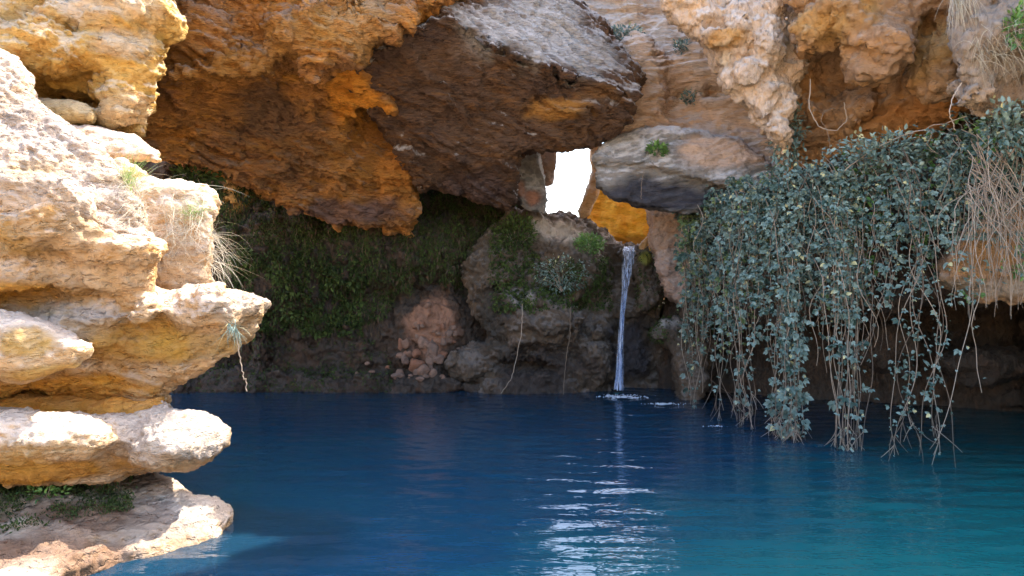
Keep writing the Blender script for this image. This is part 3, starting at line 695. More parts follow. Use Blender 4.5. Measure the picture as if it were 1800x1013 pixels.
rk('pink', 'rock', 'bare pinkish rock to the right of the waterfall, beside the bramble curtain', 'rock',
   [S([(1138, 366), (1190, 370), (1230, 400), (1225, 470), (1205, 540), (1172, 524), (1156, 470), (1144, 410)], ((1180, 440, 10.75), (-.15, -.95, .1)), .9, .12),
    Blob(P(1200, 400, 10.5), (.17, .3, .12), .06, sub=True, tilt=R(20))],
   M['pink'], .022, lump=(1.3, .05), billow=(2.6, .06, 4), fine=(12, .018), seed=26)
rk('sidestone', 'mossy_rock', 'mossy stone poking out low beside the waterfall under the brambles', 'rock',
   [S([(1140, 585), (1165, 562), (1210, 552), (1250, 570), (1250, 640), (1230, 720), (1190, 720), (1180, 610)], ((1195, 590, 10.85), (-.1, -.9, .35)), .8, .12)],
   M['mound'], .022, lump=(1.4, .06), billow=(2.8, .07, 3), fine=(12, .016), zmin=-.4, seed=27, paint=[(1180, 568, 10.7, (.3, .4, .1), (.46, .44, .42), .8)])
rk('tawny', 'rock', 'tawny rock bulging out behind the dry roots at the right edge', 'rock',
   [S([(1640, 470), (1690, 400), (1740, 350), (2200, 330), (2200, 530), (1780, 532), (1700, 515), (1650, 500)], ((1750, 450, 6.75), (-.15, -.95, -.1)), 1.1, .14)],
   M['right'], .022, lump=(1.2, .07), billow=(2.6, .07, 4), fine=(12, .016), seed=28, paint=[(1760, 440, 6.6, (.5, .5, .2), (.52, .27, .10), .8), (1740, 505, 6.7, (.6, .5, .12), (.42, .33, .24), .8)])
# ------------------------------------------------------------------ builders for small growing things
def norm(a): return a/np.maximum(np.linalg.norm(a, axis=-1, keepdims=True), 1e-9)

def leaves(C, D, N, L, W, tone):
    "pointed oval leaves folded along the midrib: centre base C, direction D, face normal N, length L, width W"
    n = len(C); D = norm(D); N = norm(N-D*np.sum(N*D, 1, keepdims=True)); Sd = np.cross(D, N)
    L = np.broadcast_to(L, n)[:, None]; W = np.broadcast_to(W, n)[:, None]
    f = .22
    V = np.stack([C, C+D*L*.3+Sd*W*.5+N*W*f, C+D*L*.66+Sd*W*.42+N*W*f*.6-N*L*.04, C+D*L-N*L*.14, C+D*L*.66-Sd*W*.42+N*W*f*.6-N*L*.04, C+D*L*.3-Sd*W*.5+N*W*f,
                  C+D*L*.3, C+D*L*.66-N*L*.05], 1).reshape(-1, 3)
    b = np.arange(n)[:, None]*8
    T = np.concatenate([b+np.array([[0, 1, 6]]), b+np.array([[2, 3, 7]]), b+np.array([[0, 6, 5]]), b+np.array([[7, 3, 4]])])
    Q = np.concatenate([b+np.array([[1, 2, 7, 6]]), b+np.array([[6, 7, 4, 5]])])
    return V, T, Q, np.repeat(np.clip(tone, 0, 1), 8)

def leaf_obj(name, C, D, N, L, W, tone, mat, parent=None, origin=None):
    V, T, Q, t = leaves(C, D, N, L, W, tone)
    return mesh_obj(name, V, [T, Q], mat, parent, smooth=False, attrs={"tone": t}, origin=origin)

def tubes(paths, rads, sides=5):
    Vs, Qs, off = [], [], 0
    for p, r in zip(paths, rads):
        p = np.asarray(p, float); n = len(p); r = np.broadcast_to(r, n)
        t = norm(np.gradient(p, axis=0)); ref = np.array([.3, .9, .1]) if abs(t[0] @ np.array([.3, .9, .1])) < .9 else np.array([1., 0, 0])
        a = norm(np.cross(t, ref)); b = np.cross(t, a)
        ang = np.linspace(0, 2*math.pi, sides, endpoint=False)
        ring = a[:, None]*np.cos(ang)[None, :, None]+b[:, None]*np.sin(ang)[None, :, None]
        Vs.append((p[:, None]+ring*r[:, None, None]).reshape(-1, 3))
        i = np.arange(n-1)[:, None]*sides; j = np.arange(sides)[None]; k = (j+1) % sides
        Qs.append(np.stack([i+j, i+k, i+sides+k, i+sides+j], -1).reshape(-1, 4)+off); off += n*sides
    return np.concatenate(Vs), np.concatenate(Qs)

def tube_obj(name, paths, rads, mat, parent=None, sides=5, tone=None, origin=None):
    V, Q = tubes(paths, rads, sides)
    if tone is None: tone = np.concatenate([np.full(len(p)*sides, rng.random()) for p in paths])
    return mesh_obj(name, V, [Q], mat, parent, attrs={"tone": tone}, origin=origin)

def blades(roots, dirs, lens, width, droop, segs=5, curl=.25):
    "arching grass blades"
    n = len(roots); dirs = norm(dirs); pts = [roots]; d = dirs.copy(); st = (lens/segs)[:, None]
    side = rng.normal(size=(n, 3)); ww = rng.normal(size=(n, 3))*curl
    for k in range(segs):
        d = norm(d+np.array([0, 0, -1.0])*np.broadcast_to(droop, n)[:, None]/segs+ww/segs); pts.append(pts[-1]+d*st)
    Pn = np.stack(pts, 1); s = norm(np.cross(norm(Pn[:, -1]-Pn[:, 0]), side))
    wv = width*np.linspace(1, .15, segs+1)[None, :, None]
    wv = wv*np.ones((n, 1, 1))
    V = np.stack([Pn-s[:, None]*wv*.5, Pn+s[:, None]*wv*.5], 2).reshape(-1, 3)
    b = np.arange(n)[:, None]*(segs+1)*2+np.arange(segs)[None]*2; b = b.ravel()
    Q = np.stack([b, b+1, b+3, b+2], 1)
    return V, Q, (segs+1)*2

def surf(key, px, py, tol=7):
    V = ROCKS[key][0]; m = V[:, 1] > .5
    u, v = project(V[m]); d = np.hypot(u-px, v-py); Vm = V[m]
    k = d < tol
    if not k.any(): k = d <= d.min()+3
    return Vm[k][np.argmin(Vm[k][:, 1])].astype(float)

def visible_samples(key, test, n, seed=0):
    V, Q, o = ROCKS[key]; N = vnormals(V, Q)
    u, v = project(V); to = norm(CAM-V)
    m = (np.sum(N*to, 1) > -.1) & test(u, v, V, N)
    idx = np.flatnonzero(m)
    if len(idx) == 0: return np.zeros((0, 3)), np.zeros((0, 3))
    k = rng.choice(idx, n)
    return V[k].astype(float), N[k].astype(float)

# ------------------------------------------------------------------ waterfall
fall = empty('waterfall', P(1090, 684, 10.9), 'thin white waterfall dropping through the notch into the pool', 'waterfall')
cx = np.array([[1106, 434], [1105, 443], [1103, 470], [1099, 505], [1094, 550], [1091, 600], [1089, 650], [1088, 684]], float)
hw = np.array([10, 12, 9.5, 6, 4, 4.5, 6.5, 10])
Yf = np.array([11.45, 11.22, 11.14, 11.08, 11.02, 10.98, 10.95, 10.93])
tt = np.linspace(0, len(cx)-1, 60); ii = np.arange(len(cx))
Vs, Qs, off = [], [], 0
for s_ in range(12):
    u = np.linspace(-1, 1, 11)
    ctr = np.interp(tt, ii, cx[:, 0]); py = np.interp(tt, ii, cx[:, 1]); wd = np.interp(tt, ii, hw); yy = np.interp(tt, ii, Yf)
    frac = .8 if s_ == 0 else rng.uniform(.1, .3); sh = 0 if s_ == 0 else rng.uniform(-.85, .85)
    spread = np.linspace(0, 1, 60)
    X = ctr[:, None]+wd[:, None]*(sh+frac*u[None])+1.8*np.sin(tt[:, None]*(1.5+s_*.17)+u[None]*3+s_)*spread[:, None]
    Yv = yy[:, None]-.05*(1-u[None]**2)-.015*s_+.015*np.sin(u[None]*9+tt[:, None]*3+s_*2)
    V = np.stack([(X-900)/F*Yv, Yv, np.broadcast_to(CAM_H-(py[:, None]-506.5)/F*yy[:, None], X.shape)], -1).reshape(-1, 3)
    i = (np.arange(59)[:, None]*11+np.arange(10)[None]).ravel()
    Qs.append(np.stack([i, i+1, i+12, i+11], 1)+off); Vs.append(V); off += len(V)
mesh_obj('stream', np.concatenate(Vs), [np.concatenate(Qs)], M['fall'], fall)
def foam(name, c, rx, ry, n, parent, hgt=.03):
    Vs, Ts, off = [], [], 0
    for _ in range(n):
        gx, gy = rng.normal()*.55, rng.normal()*.55
        cc = np.array([c[0]+rx*gx, c[1]+ry*gy, .002])
        s_ = rng.uniform(.004, .016)*(1.3-min(1, math.hypot(gx, gy)*.6)); k = 7
        a = np.linspace(0, 2*math.pi, k, endpoint=False); st = rng.uniform(.8, 2.8)
        jit = rng.uniform(.7, 1.3, k)
        ring = np.stack([cc[0]+np.cos(a)*s_*st*jit, cc[1]+np.sin(a)*s_*jit, np.full(k, cc[2]-.005)], 1)
        top = cc+np.array([0, 0, s_*rng.uniform(.3, 1.2)])
        Vs.append(np.concatenate([ring, top[None]])); Ts.append(np.array([[i, (i+1) % k, k] for i in range(k)])+off); off += k+1
    return mesh_obj(name, np.concatenate(Vs), [np.concatenate(Ts)], M['foam'], parent)
foam('foam', P(1092, 686, 10.9), .30, .22, 170, fall)['kind'] = 'stuff'
sp = foam('splash_foam', np.array([2.12, 10.2, 0]), .30, .10, 80, None)
tag(sp, kind='stuff')
sp = foam('splash_foam', np.array([2.35, 8.55, 0]), .10, .05, 26, None)
tag(sp, kind='stuff')

# ------------------------------------------------------------------ rubble at the foot of the mossy wall
stones = [(698, 606, 8, 12), (720, 611, 9, 9), (739, 606, 8, 12), (763, 612, 13, 19), (784, 622, 8, 8), (794, 604, 8, 7), (804, 578, 7, 6), (752, 533, 6, 5), (726, 637, 16, 12), (743, 646, 10, 9),
          (762, 649, 8, 7), (777, 634, 10, 9), (796, 650, 13, 9), (774, 655, 7, 5), (735, 658, 8, 5), (698, 653, 12, 7), (711, 645, 6, 6), (786, 588, 6, 5), (806, 637, 7, 8), (750, 632, 7, 9), (812, 655, 6, 5), (716, 624, 6, 5), (781, 607, 6, 6), (757, 660, 6, 4), (680, 640, 5, 4), (660, 648, 6, 4), (640, 642, 5, 4), (626, 652, 5, 3)]
named = {3: 'largest upright oval reddish stone in the rubble heap', 8: 'broad pale stone low in the rubble heap, left of centre', 0: 'reddish stone at the upper left edge of the rubble heap', 6: 'small orange stone lodged alone high on the right of the rubble', 12: 'wide flat stone at the lower right of the rubble heap', 15: 'flat grey stone at the lower left foot of the rubble'}
while len(stones) < 70:
    px, py = rng.uniform(692, 822), rng.uniform(560, 662)
    if ((px-757)/66)**2+((py-640)/80)**2 < 1: stones.append((px, py, rng.uniform(2.5, 9), rng.uniform(2.5, 8)))
for k, (px, py, rx, ry) in enumerate(stones):
    c = surf('back', px, py, 9); s_ = c[1]/F
    V, Q = solid([Chunk(c+np.array([0, rng.uniform(-.01, .05), 0]), (rx*s_*1.12, min(rx, ry)*s_, ry*s_*1.12))], .012, lump=(7, .010), fine=(22, .004), seed=40+k, fc=2)
    o = mesh_obj('rubble_stone', V, [Q], M['rubble'], attrs={"tint": paint_attr(V, [(px, py, c[1], (.3, .3, .3), [(.34, .155, .09), (.29, .18, .13), (.33, .215, .16), (.24, .165, .13)][k % 4], .8)])}, origin=c)
    tag(o, named.get(k, 'reddish tan stone lying in the rubble heap under the mossy wall'), 'stone', 'rubble stones at the foot of the mossy wall')

# ------------------------------------------------------------------ moss and hanging fern
def moss_on(name, key, test, n, mat, L=(.03, .09), down=1.0, lumpy=0.0):
    C, N = visible_samples(key, test, n)
    if len(C) == 0: return
    m = len(C); big = gnoise((C*2.3).astype(np.float32)); fine_ = gnoise((C*np.array([9, 9, 1.6])).astype(np.float32))
    keep = (big*.9+fine_*1.3+.12) > rng.uniform(-.45, .4, m)
    fat = np.clip(gnoise((C*np.array([4.5, 4.5, 2.2])+3).astype(np.float32))+.25, 0, 1)*lumpy
    C = C+N*(fat*rng.random(m))[:, None]
    C, N, big = C[keep], N[keep], big[keep]; m = len(C)
    C = C+N*rng.uniform(0, .03, (m, 1))+rng.normal(size=(m, 3))*.012
    D = N*.55+np.array([0, 0, -down])+rng.normal(size=(m, 3))*.45
    ln = rng.uniform(*L, m)
    NN = N+rng.normal(size=(m, 3))*.6+np.array([0, 0, .4])
    t = np.clip(.30+big[:m]*.4+fine_[keep]*.5+rng.normal(size=m)*.25, 0, 1)
    o = leaf_obj(name, C, D, NN, ln, ln*rng.uniform(.3, .6, m)*(.5 if mat is M['drymoss'] else 1), t, mat)
    tag(o, kind='stuff'); return o
ins = lambda u, v, x0, x1, y0, y1: (u > x0) & (u < x1) & (v > y0) & (v < y1)
rub = lambda u, v: ((u-757)/85)**2+((v-595)/105)**2 < 1
moss_on('hanging_moss', 'back', lambda u, v, V, N: ins(u, v, 385, 905, 325, 600) & ~rub(u, v) & (v < 590-np.maximum(u-560, 0)*.25), 85000, M['moss'], (.012, .045), lumpy=.26)
moss_on('fern', 'back', lambda u, v, V, N: ins(u, v, 410, 640, 440, 590) & ~rub(u, v), 6000, M['moss'], (.04, .10), .5, lumpy=.3)
moss_on('dry_moss', 'back', lambda u, v, V, N: ins(u, v, 400, 900, 340, 590) & ~rub(u, v), 7000, M['drymoss'], (.03, .11), 3.0, lumpy=.22)
moss_on('moss', 'back', lambda u, v, V, N: ins(u, v, 300, 690, 590, 690) & (N[:, 2] > .1), 5000, M['moss'], (.02, .05), .2)
moss_on('ledge_moss', 'low', lambda u, v, V, N: ((u < 235) & (v > 840) & (v < 940-u*.18)), 60000, M['moss'], (.009, .026), -.3)
moss_on('mound_moss', 'mound', lambda u, v, V, N: ins(u, v, 860, 1075, 385, 545) & (v > 455-np.maximum(0, 950-u)*.9), 9000, M['moss'], (.02, .06), .6, lumpy=.15)
moss_on('mound_moss', 'mound', lambda u, v, V, N: ins(u, v, 1120, 1180, 440, 545), 1500, M['moss'], (.02, .05), .5)
moss_on('side_moss', 'sidestone', lambda u, v, V, N: (v < 600), 1200, M['moss'], (.02, .05), .3)

# ------------------------------------------------------------------ small plants and grass tufts
def bush(name, label, cat, c, rad, n, L, mat, up=.5, stems=6, smat='stem', group=None):
    c = np.asarray(c, float); e = empty(name, c-np.array([0, 0, rad[2]*.9]), label, cat, group)
    q = norm(rng.normal(size=(n, 3)))*(rng.random((n, 1))**.4)*np.array(rad)*(1+.35*gnoise((norm(rng.normal(size=(n, 3)))*2).astype(np.float32))[:, None])
    D = norm(q)+np.array([0, -.2, up])+rng.normal(size=(n, 3))*.5
    N = norm(q)*.4+np.array([0, -.3, .8])+rng.normal(size=(n, 3))*.4
    ln = rng.uniform(.6, 1.2, n)*L
    leaf_obj('foliage', c+q, D, N, ln, ln*.5, .5+.3*q[:, 2]/rad[2]+rng.normal(size=n)*.2, mat, e)
    base = np.array(e.location); ps = []
    for k in range(stems):
        tip = c+norm(rng.normal(size=3))*np.array(rad)*.8
        ps.append(np.array([base+(tip-base)*t+np.array([0, 0, .1*rad[2]*math.sin(t*3)]) for t in np.linspace(0, 1, 6)]))
    tube_obj('stem', ps, [np.linspace(.005, .002, 6)]*stems, M[smat], e, 4)
    return e
bush('shrub', 'bright green little shrub on the mound beside the waterfall lip', 'shrub', surf('mound', 1040, 432)+np.array([0, -.08, .05]), (.24, .16, .16), 700, .05, M['leafgreen'])
bush('shrub', 'dark straggly shrub at the left top of the mound beneath the pillar', 'shrub', surf('mound', 915, 410)+np.array([0, -.08, 0]), (.30, .2, .32), 900, .06, M['moss'], stems=12, smat='root')
bush('shrub', 'loose grey green plant sprawling over the middle of the mound', 'shrub', surf('mound', 985, 490)+np.array([0, -.05, 0]), (.42, .12, .28), 800, .045, M['leaf'], 0, stems=14, smat='root')
bush('plant', 'small green plant sprouting from the grey hanging rock', 'plant', surf('hang', 1158, 264)+np.array([0, -.03, .03]), (.12, .09, .08), 130, .07, M['leafgreen'])
bush('shrub', 'dark low shrub high on the layered cliff beside the roof slab', 'shrub', surf('layer', 1090, 62)+np.array([0, -.05, 0]), (.3, .15, .14), 350, .06, M['leaf'])
bush('shrub', 'tiny dark shrub on the upper middle of the layered cliff', 'shrub', surf('layer', 1192, 88)+np.array([0, -.05, 0]), (.14, .1, .1), 160, .05, M['leaf'])
bush('shrub', 'tiny faded shrub on the layered cliff above the grey rock', 'shrub', surf('layer', 1205, 172)+np.array([0, -.05, 0]), (.12, .1, .12), 120, .05, M['leaf'])
bush('plant', 'green leafy plant at the right top corner above the dry grass', 'plant', surf('rough', 1790, 55)+np.array([0, -.05, 0]), (.1, .1, .16), 160, .06, M['leafgreen'])
bush('plant', 'green sprig on the tawny rock at the right edge', 'plant', surf('tawny', 1788, 480)+np.array([0, -.05, 0]), (.08, .06, .06), 60, .05, M['leafgreen'])
bush('fern', 'fern clump in the crack between ochre cliff and mossy wall', 'fern', P(345, 312, 9.6), (.33, .2, .2), 500, .09, M['moss'], -.2)
bush('plant', 'low leafy weed growing in the moss under the pale boulder', 'plant', surf('low', 90, 868)+np.array([0, -.02, .04]), (.16, .08, .05), 120, .035, M['leafgreen'])

def tuft(name, label, roots, dirs, lens, mat, width=.005, droop=1.2, extra=None, group=None, curl=.35):
    e = empty(name, roots.mean(0), label, 'grass', group)
    V, Q, k = blades(roots, dirs, lens, width, droop, curl=curl)
    mesh_obj('blades', V, [Q], mat, e, attrs={"tone": np.repeat(np.clip(rng.normal(.5, .25, len(roots)), 0, 1), k)})
    if extra:
        V, Q, k = blades(*extra[:3], width, extra[4])
        mesh_obj('green_blades', V, [Q], extra[3], e, attrs={"tone": np.repeat(rng.random(len(extra[0])), k)})
    return e
def scatter_px(key, boxes, n):
    out = []
    for x0, x1, y0, y1 in boxes:
        for _ in range(n): out.append(surf(key, rng.uniform(x0, x1), rng.uniform(y0, y1), 5))
    return np.array(out)
def rd(n, v, j=.5): return np.array(v, float)+rng.normal(size=(n, 3))*j
r1 = scatter_px('diag', [(205, 262, 285, 350)], 90); g1 = np.repeat(scatter_px('diag', [(225, 262, 310, 335)], 7), 12, 0)+rng.normal(size=(84, 3))*.02
tuft('grass_tuft', 'green and dry grass tuft at the top of the sloping grey rock', r1+np.array([0, -.02, 0]), rd(90, (.35, -.5, .6)), rng.uniform(.15, .4, 90), M['straw'], .0032, 1.5, (g1, rd(84, (.3, -.3, 1.1), .3), rng.uniform(.14, .32, 84), M['grass'], .9))
r2 = scatter_px('block', [(285, 370, 325, 420)], 190)
r2b = scatter_px('diag', [(230, 272, 340, 400)], 60)
tuft('grass_tuft', 'sparse dry grass on the lower end of the sloping grey rock', r2b+np.array([0, -.03, 0]), rd(60, (.3, -.6, 0), .5), rng.uniform(.12, .34, 60), M['straw'], .003, 1.8, curl=.8)
g2 = np.repeat(scatter_px('block', [(330, 370, 360, 385)], 8), 14, 0)+rng.normal(size=(112, 3))*.025
tuft('grass_tuft', 'thick dry straw coloured grass hanging over the square rock block', r2+np.array([0, -.03, 0]), rd(190, (.25, -.6, -.1), .6), rng.uniform(.15, .42, 190), M['straw'], .0032, 1.8, (g2, rd(112, (.1, -.5, .6), .5), rng.uniform(.06, .16, 112), M['grass'], .8), curl=.8)
r3 = np.repeat(scatter_px('block', [(362, 380, 395, 470)], 34), 3, 0)
tuft('grass_tuft', 'wispy dry grass sprawling off the right side of the square block', r3, rd(102, (1.0, -.35, .1), .4), rng.uniform(.2, .42, 102), M['straw'], .003, 1.5, curl=.9)
r4 = np.repeat(scatter_px('mid', [(395, 425, 560, 585)], 8), 8, 0)
tuft('grass_tuft', 'small trailing tuft of grass hanging from the tip of the cream ledge', r4+np.array([.02, -.02, 0]), rd(64, (.5, -.6, -.1), .4), rng.uniform(.06, .2, 64), M['leaf'], .004, 2.6, curl=.9)
r5 = scatter_px('rough', [(1640, 1700, -12, 12)], 120)
tuft('grass_tuft', 'dry pale grass hanging from the top edge above the orange hollow', r5+np.array([0, -.05, .05]), rd(120, (0, -.8, -.5), .35), rng.uniform(.25, .45, 120), M['straw'], .004, 2.2)
r6 = scatter_px('rough', [(1705, 1790, 55, 120)], 130)
tuft('grass_tuft', 'tangled grey dry grass on the rough cliff at the right edge', r6+np.array([0, -.05, .03]), rd(130, (-.2, -.8, -.2), .6), rng.uniform(.2, .45, 130), M['straw'], .0036, 2.0, curl=.9)

# ------------------------------------------------------------------ the bramble curtain
dpx = [1150, 1180, 1220, 1310, 1390, 1490, 1615, 1700, 1850]; dY = [10.5, 10.3, 9.9, 8.35, 7.75, 7.3, 6.75, 6.5, 6.2]
depth = lambda px: float(np.interp(px, dpx, dY))
top_px = [1190, 1215, 1260, 1350, 1430, 1500, 1560, 1650, 1720, 1800]; top_py = [372, 338, 318, 296, 278, 258, 244, 222, 196, 170]
topline = lambda px: float(np.interp(px, top_px, top_py))

def vine(label, group, pxt, pyt, pxb, pyb, Y, dens, lsize=.055, wob=.05, bare=(1.0, 0.0), rad=.0046, mat='leaf', rootlets=0, bow=0.0, name='bramble_vine', fan=.07, up=None):
    A = P(pxt, pyt, Y); B = P(pxb, pyb, Y); n = max(10, int(np.linalg.norm(A-B)/.09))
    t = np.linspace(0, 1, n)[:, None]; ph = rng.uniform(0, 6.28, 4)
    pth = A+(B-A)*t
    pth[:, 0] += wob*(np.sin(t[:, 0]*6+ph[0])+.5*np.sin(t[:, 0]*15+ph[1]))*np.minimum(1, t[:, 0]*3)+bow*np.sin(t[:, 0]*math.pi)
    pth[:, 1] += wob*(np.sin(t[:, 0]*5+ph[2])+.5*np.sin(t[:, 0]*13+ph[3]))+.22*np.clip(.12-t[:, 0], 0, 1)/.12
    e = empty(name, pth[0], label, 'vine', group)
    paths, rads = [pth], [np.linspace(rad, rad*.6, n)]
    for k in range(rootlets):
        s_ = pth[-1]; d = np.array([rng.normal()*.5, rng.normal()*.4, -1]); q = np.linspace(0, 1, 5)[:, None]
        s0 = pth[int(n*rng.uniform(.86, .97))]
        paths.append(s0+q*d*rng.uniform(.1, .24)+np.array([1, 0, 0])*(q**2)*rng.normal()*.05); rads.append(np.linspace(.004, .002, 5))
    tube_obj('stem', paths, rads, M['stem'], e, 4)
    # leaves in threes along the stem
    m = int(dens*np.linalg.norm(A-B))
    if m > 2:
        u = rng.random(m*2); u = np.clip(u+.035*np.sin(u*31+ph[0]*3), 0, 1); w_ = np.clip(bare[0]+(bare[1]-bare[0])*u, 0, 1); u = u[rng.random(m*2) < w_][:m]
        m = len(u)
        if m < 2: return e
        x = u*(n-1); i = np.minimum(x.astype(int), n-2); C = pth[i]+(pth[i+1]-pth[i])*(x-i)[:, None]
        side = norm(np.stack([rng.normal(size=m), rng.normal(size=m)*.6-.55, rng.normal(size=m)*.4], 1))
        C = C+side*rng.uniform(.01, fan, (m, 1))
        cs, ds, ns, ls, ts = [], [], [], [], []
        face = norm(np.array([0.0, -.6, .75])+rng.normal(size=(m, 3))*.38)
        s2 = norm(np.cross(side, face)); base = rng.normal(rng.uniform(.2, .62), .2, m)
        L = np.clip(np.exp(rng.normal(-.2, .42, m)), .35, 1.9)*lsize
        for k, a in ((0, 0), (1, .95), (2, -.95)):
            d = side*math.cos(a)+s2*math.sin(a)+np.array([0, 0, -.35])
            cs.append(C); ds.append(d+rng.normal(size=(m, 3))*.12); ns.append(face+rng.normal(size=(m, 3))*.2); ls.append(L*(1 if k == 0 else .82)); ts.append(np.minimum(base+rng.normal(size=m)*.1, .9)+(rng.random(m) < .05)*.5)
        ls = np.concatenate(ls)
        leaf_obj('foliage', np.concatenate(cs), np.concatenate(ds), np.concatenate(ns), ls, ls*.62, np.concatenate(ts), M[mat], e)
    return e

M['leafolive'] = leaf_mat('olive_leaf', (.05, .085, .03), (.24, .32, .13), tip=(.5, .42, .2))
g = 'brambles of the dense left half of the curtain'
for k in range(66):
    px = 1198+(1500-1198)*((k+rng.random())/66); Y = depth(px)+rng.uniform(-.1, .55)
    pt = topline(px)+rng.uniform(-6, 40); pb = rng.uniform(430, 610)+(25 if px < 1330 else 0)
    vine('leafy bluish bramble strand hanging in the dense left half of the curtain', g, px, pt, px+rng.normal()*6, pb, Y, 86, .046, .05, (1.0, .22), fan=.14, mat='leaf' if rng.random() < .86 else 'leafolive')
g = 'short brambles trailing over the upper right cliff'
for k in range(60):
    px = 1480+(1815-1480)*((k+rng.random())/60); Y = depth(px)+rng.uniform(-.05, .45)
    pt = topline(px)+rng.uniform(-8, 70); pb = pt+rng.uniform(90, 300)
    vine('leafy green bramble strand trailing over the cliff right of the dense curtain', g, px, pt, px+rng.normal()*14, min(pb, 540), Y, 60, .046, .06, (1.0, .3), fan=.12, mat='leaf' if rng.random() < .8 else 'leafgreen')
def bundle(label, group, x0, x1, tips, n, dens, bare, pyt=(330, 460), **kw):
    for k in range(n):
        px = rng.uniform(x0, x1); Y = depth(px)+rng.uniform(-.12, .2)
        pyw = 506.5+CAM_H*F/Y      # waterline at that distance
        pb = pyw+rng.uniform(*tips)
        vine(label, group, px+rng.normal()*14, rng.uniform(*pyt), px, pb, Y, dens*rng.uniform(.5, 1.4), bare=bare, **kw)
bundle('thin vine at the far left end of the curtain trailing to the water', 'vines at the left end of the curtain', 1205, 1238, (-60, 4), 11, 12, (1, .3), lsize=.05)
bundle('bare vine stem of the loose group slanting into the water left of the leafy bundle', 'vines left of the leafy bundle', 1258, 1332, (-40, 6), 17, 13, (1, .1), lsize=.05, rootlets=2, wob=.06)
bundle('leafy vine of the bundle whose roots spread in the water', 'vines of the leafy bundle', 1358, 1410, (-14, 5), 15, 26, (1, .65), lsize=.056, rootlets=4, wob=.05)
bundle('bare stem of the thick straight bundle reaching the water', 'vines of the straight bare bundle', 1466, 1520, (-10, 6), 20, 10, (1, .1), lsize=.055, wob=.035, rootlets=1)
bundle('wandering sparse leaved vine hanging to the water right of the bare bundle', 'sparse vines on the right', 1585, 1642, (-60, 14), 9, 17, (.8, .6), lsize=.04, wob=.09, rootlets=2, pyt=(250, 400))
for lab, a in (('curved vine swinging left at the far right over dark water', (1705, 300, 1655, 770, 6.5, 16)), ('longest thin vine hanging alone at the right', (1640, 430, 1668, 822, 6.6, 6)), ('short vine with a few leaves near the tawny rock', (1720, 470, 1712, 690, 6.5, 12))):
    vine(lab, None, *a[:5], a[5], lsize=.04, wob=.05, bow=.12 if a[5] == 16 else .03, fan=.04)
for k in range(46):   # clutter of dead stems inside the curtain
    px = rng.uniform(1210, 1560); Y = depth(px)+rng.uniform(.0, .5)
    vine('leafless stem tangled among the bramble leaves', 'bare stems inside the curtain', px+rng.normal()*30, topline(px)+rng.uniform(10, 120), px, rng.uniform(480, 660), Y, 0, wob=.09, rad=.0045)
# climbing brambles beside the lumpy rib, and curled canes
bush('bramble_bush', 'leafy bramble clump climbing at the foot of the lumpy rock rib', 'shrub', P(1385, 235, 8.0), (.2, .12, .42), 420, .06, M['leaf'], 0)
bush('bramble_bush', 'bramble clump cresting the curtain against the orange hollow', 'shrub', P(1560, 262, 7.0), (.55, .16, .16), 700, .055, M['leaf'], .2)
bush('bramble_bush', 'green bramble clump at the right edge above the dry roots', 'shrub', P(1775, 225, 6.05), (.22, .14, .26), 480, .055, M['leaf'], 0)
def cane(label, pts, rad=.005, name='bramble_cane', mat='root', n=30):
    p = np.array([P(*q) for q in pts]); u = np.linspace(0, len(p)-1, n)
    pp = np.stack([np.interp(u, np.arange(len(p)), p[:, a]) for a in range(3)], 1)
    for _ in range(3): pp[1:-1] = (pp[:-2]+pp[1:-1]*2+pp[2:])/4
    pp += rng.normal(size=pp.shape)*.004
    o = tube_obj(name, [pp], [np.linspace(rad, rad*.7, n)], M[mat], None, 6, origin=pp[0]); tag(o, label, 'vine'); return o
cane('long pale arching cane rising over the top of the curtain', [(1485, 300, 7.2), (1530, 265, 7.0), (1580, 240, 6.9), (1640, 222, 6.75), (1700, 205, 6.6)])
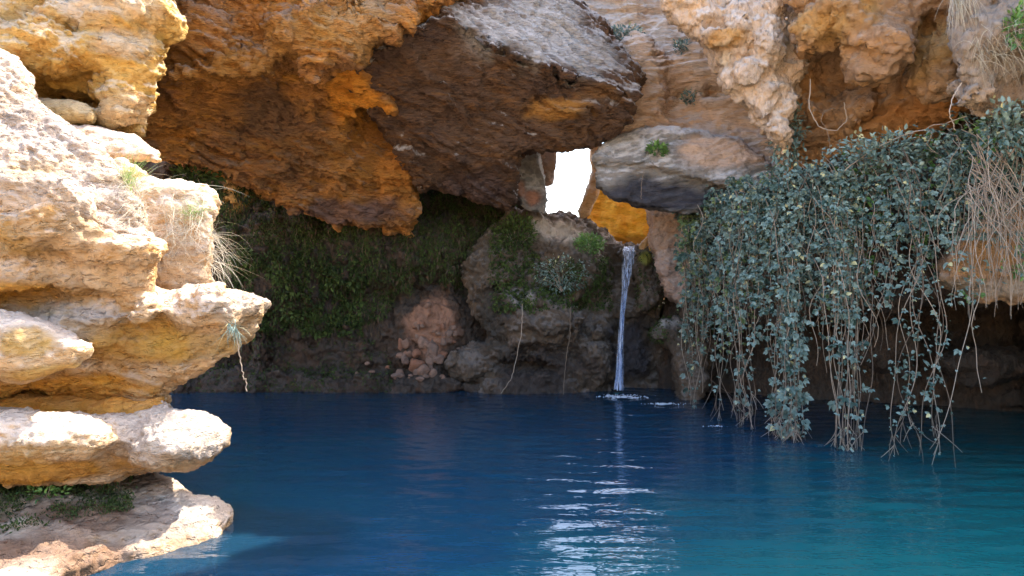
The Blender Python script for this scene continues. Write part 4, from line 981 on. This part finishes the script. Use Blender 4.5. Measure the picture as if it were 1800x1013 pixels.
cane('bare root loop hanging like a ring in front of the orange hollow', [(1425, 140, 7.5), (1420, 190, 7.4), (1440, 225, 7.4), (1470, 232, 7.4), (1490, 210, 7.4), (1482, 180, 7.4)])
cane('second smaller root ring beside the hanging loop', [(1470, 190, 7.45), (1448, 196, 7.4), (1443, 212, 7.4), (1455, 230, 7.4), (1460, 270, 7.4)], .003)
cane('pale hooked root dangling below the rough cliff', [(1690, 145, 6.0), (1675, 170, 6.0), (1668, 200, 6.0), (1680, 230, 6.1)])
cane('short pale stalactite like root under the lumpy rib', [(1398, 60, 7.5), (1400, 75, 7.5), (1402, 92, 7.5)], .012)
cane('thin leafless vine hanging down the left of the mound to the water', [(918, 535, 10.75), (917, 580, 10.7), (908, 630, 10.7), (898, 668, 10.7), (880, 692, 10.7)], .006)
cane('thin leafless vine hanging down the middle of the mound', [(1003, 540, 10.8), (1002, 590, 10.8), (994, 640, 10.8), (990, 694, 10.8)], .006)
cane('thin root trailing over the dark face of the hanging rock', [(1132, 300, 9.4), (1128, 320, 9.4), (1127, 350, 9.4)], .004)
cane('white twig dangling below the grass tuft on the cream ledge', [(414, 584, 5.06), (420, 615, 5.1), (424, 640, 5.12), (428, 662, 5.13), (432, 672, 5.15), (434, 688, 5.15)], .0045)
# dry root bundle on the right
e = empty('root_bundle', P(1740, 300, 6.2), 'bundle of dry tan roots hanging over the tawny rock at right', 'roots')
paths = []
for k in range(90):
    a = P(rng.uniform(1700, 1800), rng.uniform(235, 360), rng.uniform(6.1, 6.3)); b = P(rng.normal(1750, 38), rng.uniform(380, 570), rng.uniform(5.95, 6.25))
    t = np.linspace(0, 1, 12)[:, None]; q = a+(b-a)*t; q[:, 0] += .05*np.sin(t[:, 0]*4+rng.uniform(0, 6))+(b[0]-a[0])*.4*np.sin(t[:, 0]*3.14); q[:, 1] -= .06*np.sin(t[:, 0]*3.1); q[1:] += np.cumsum(rng.normal(size=(11, 3))*.009, 0)
    paths.append(q)
tube_obj('roots', paths, [np.linspace(.0038, .0012, 12)]*len(paths), M['root'], e, 4)
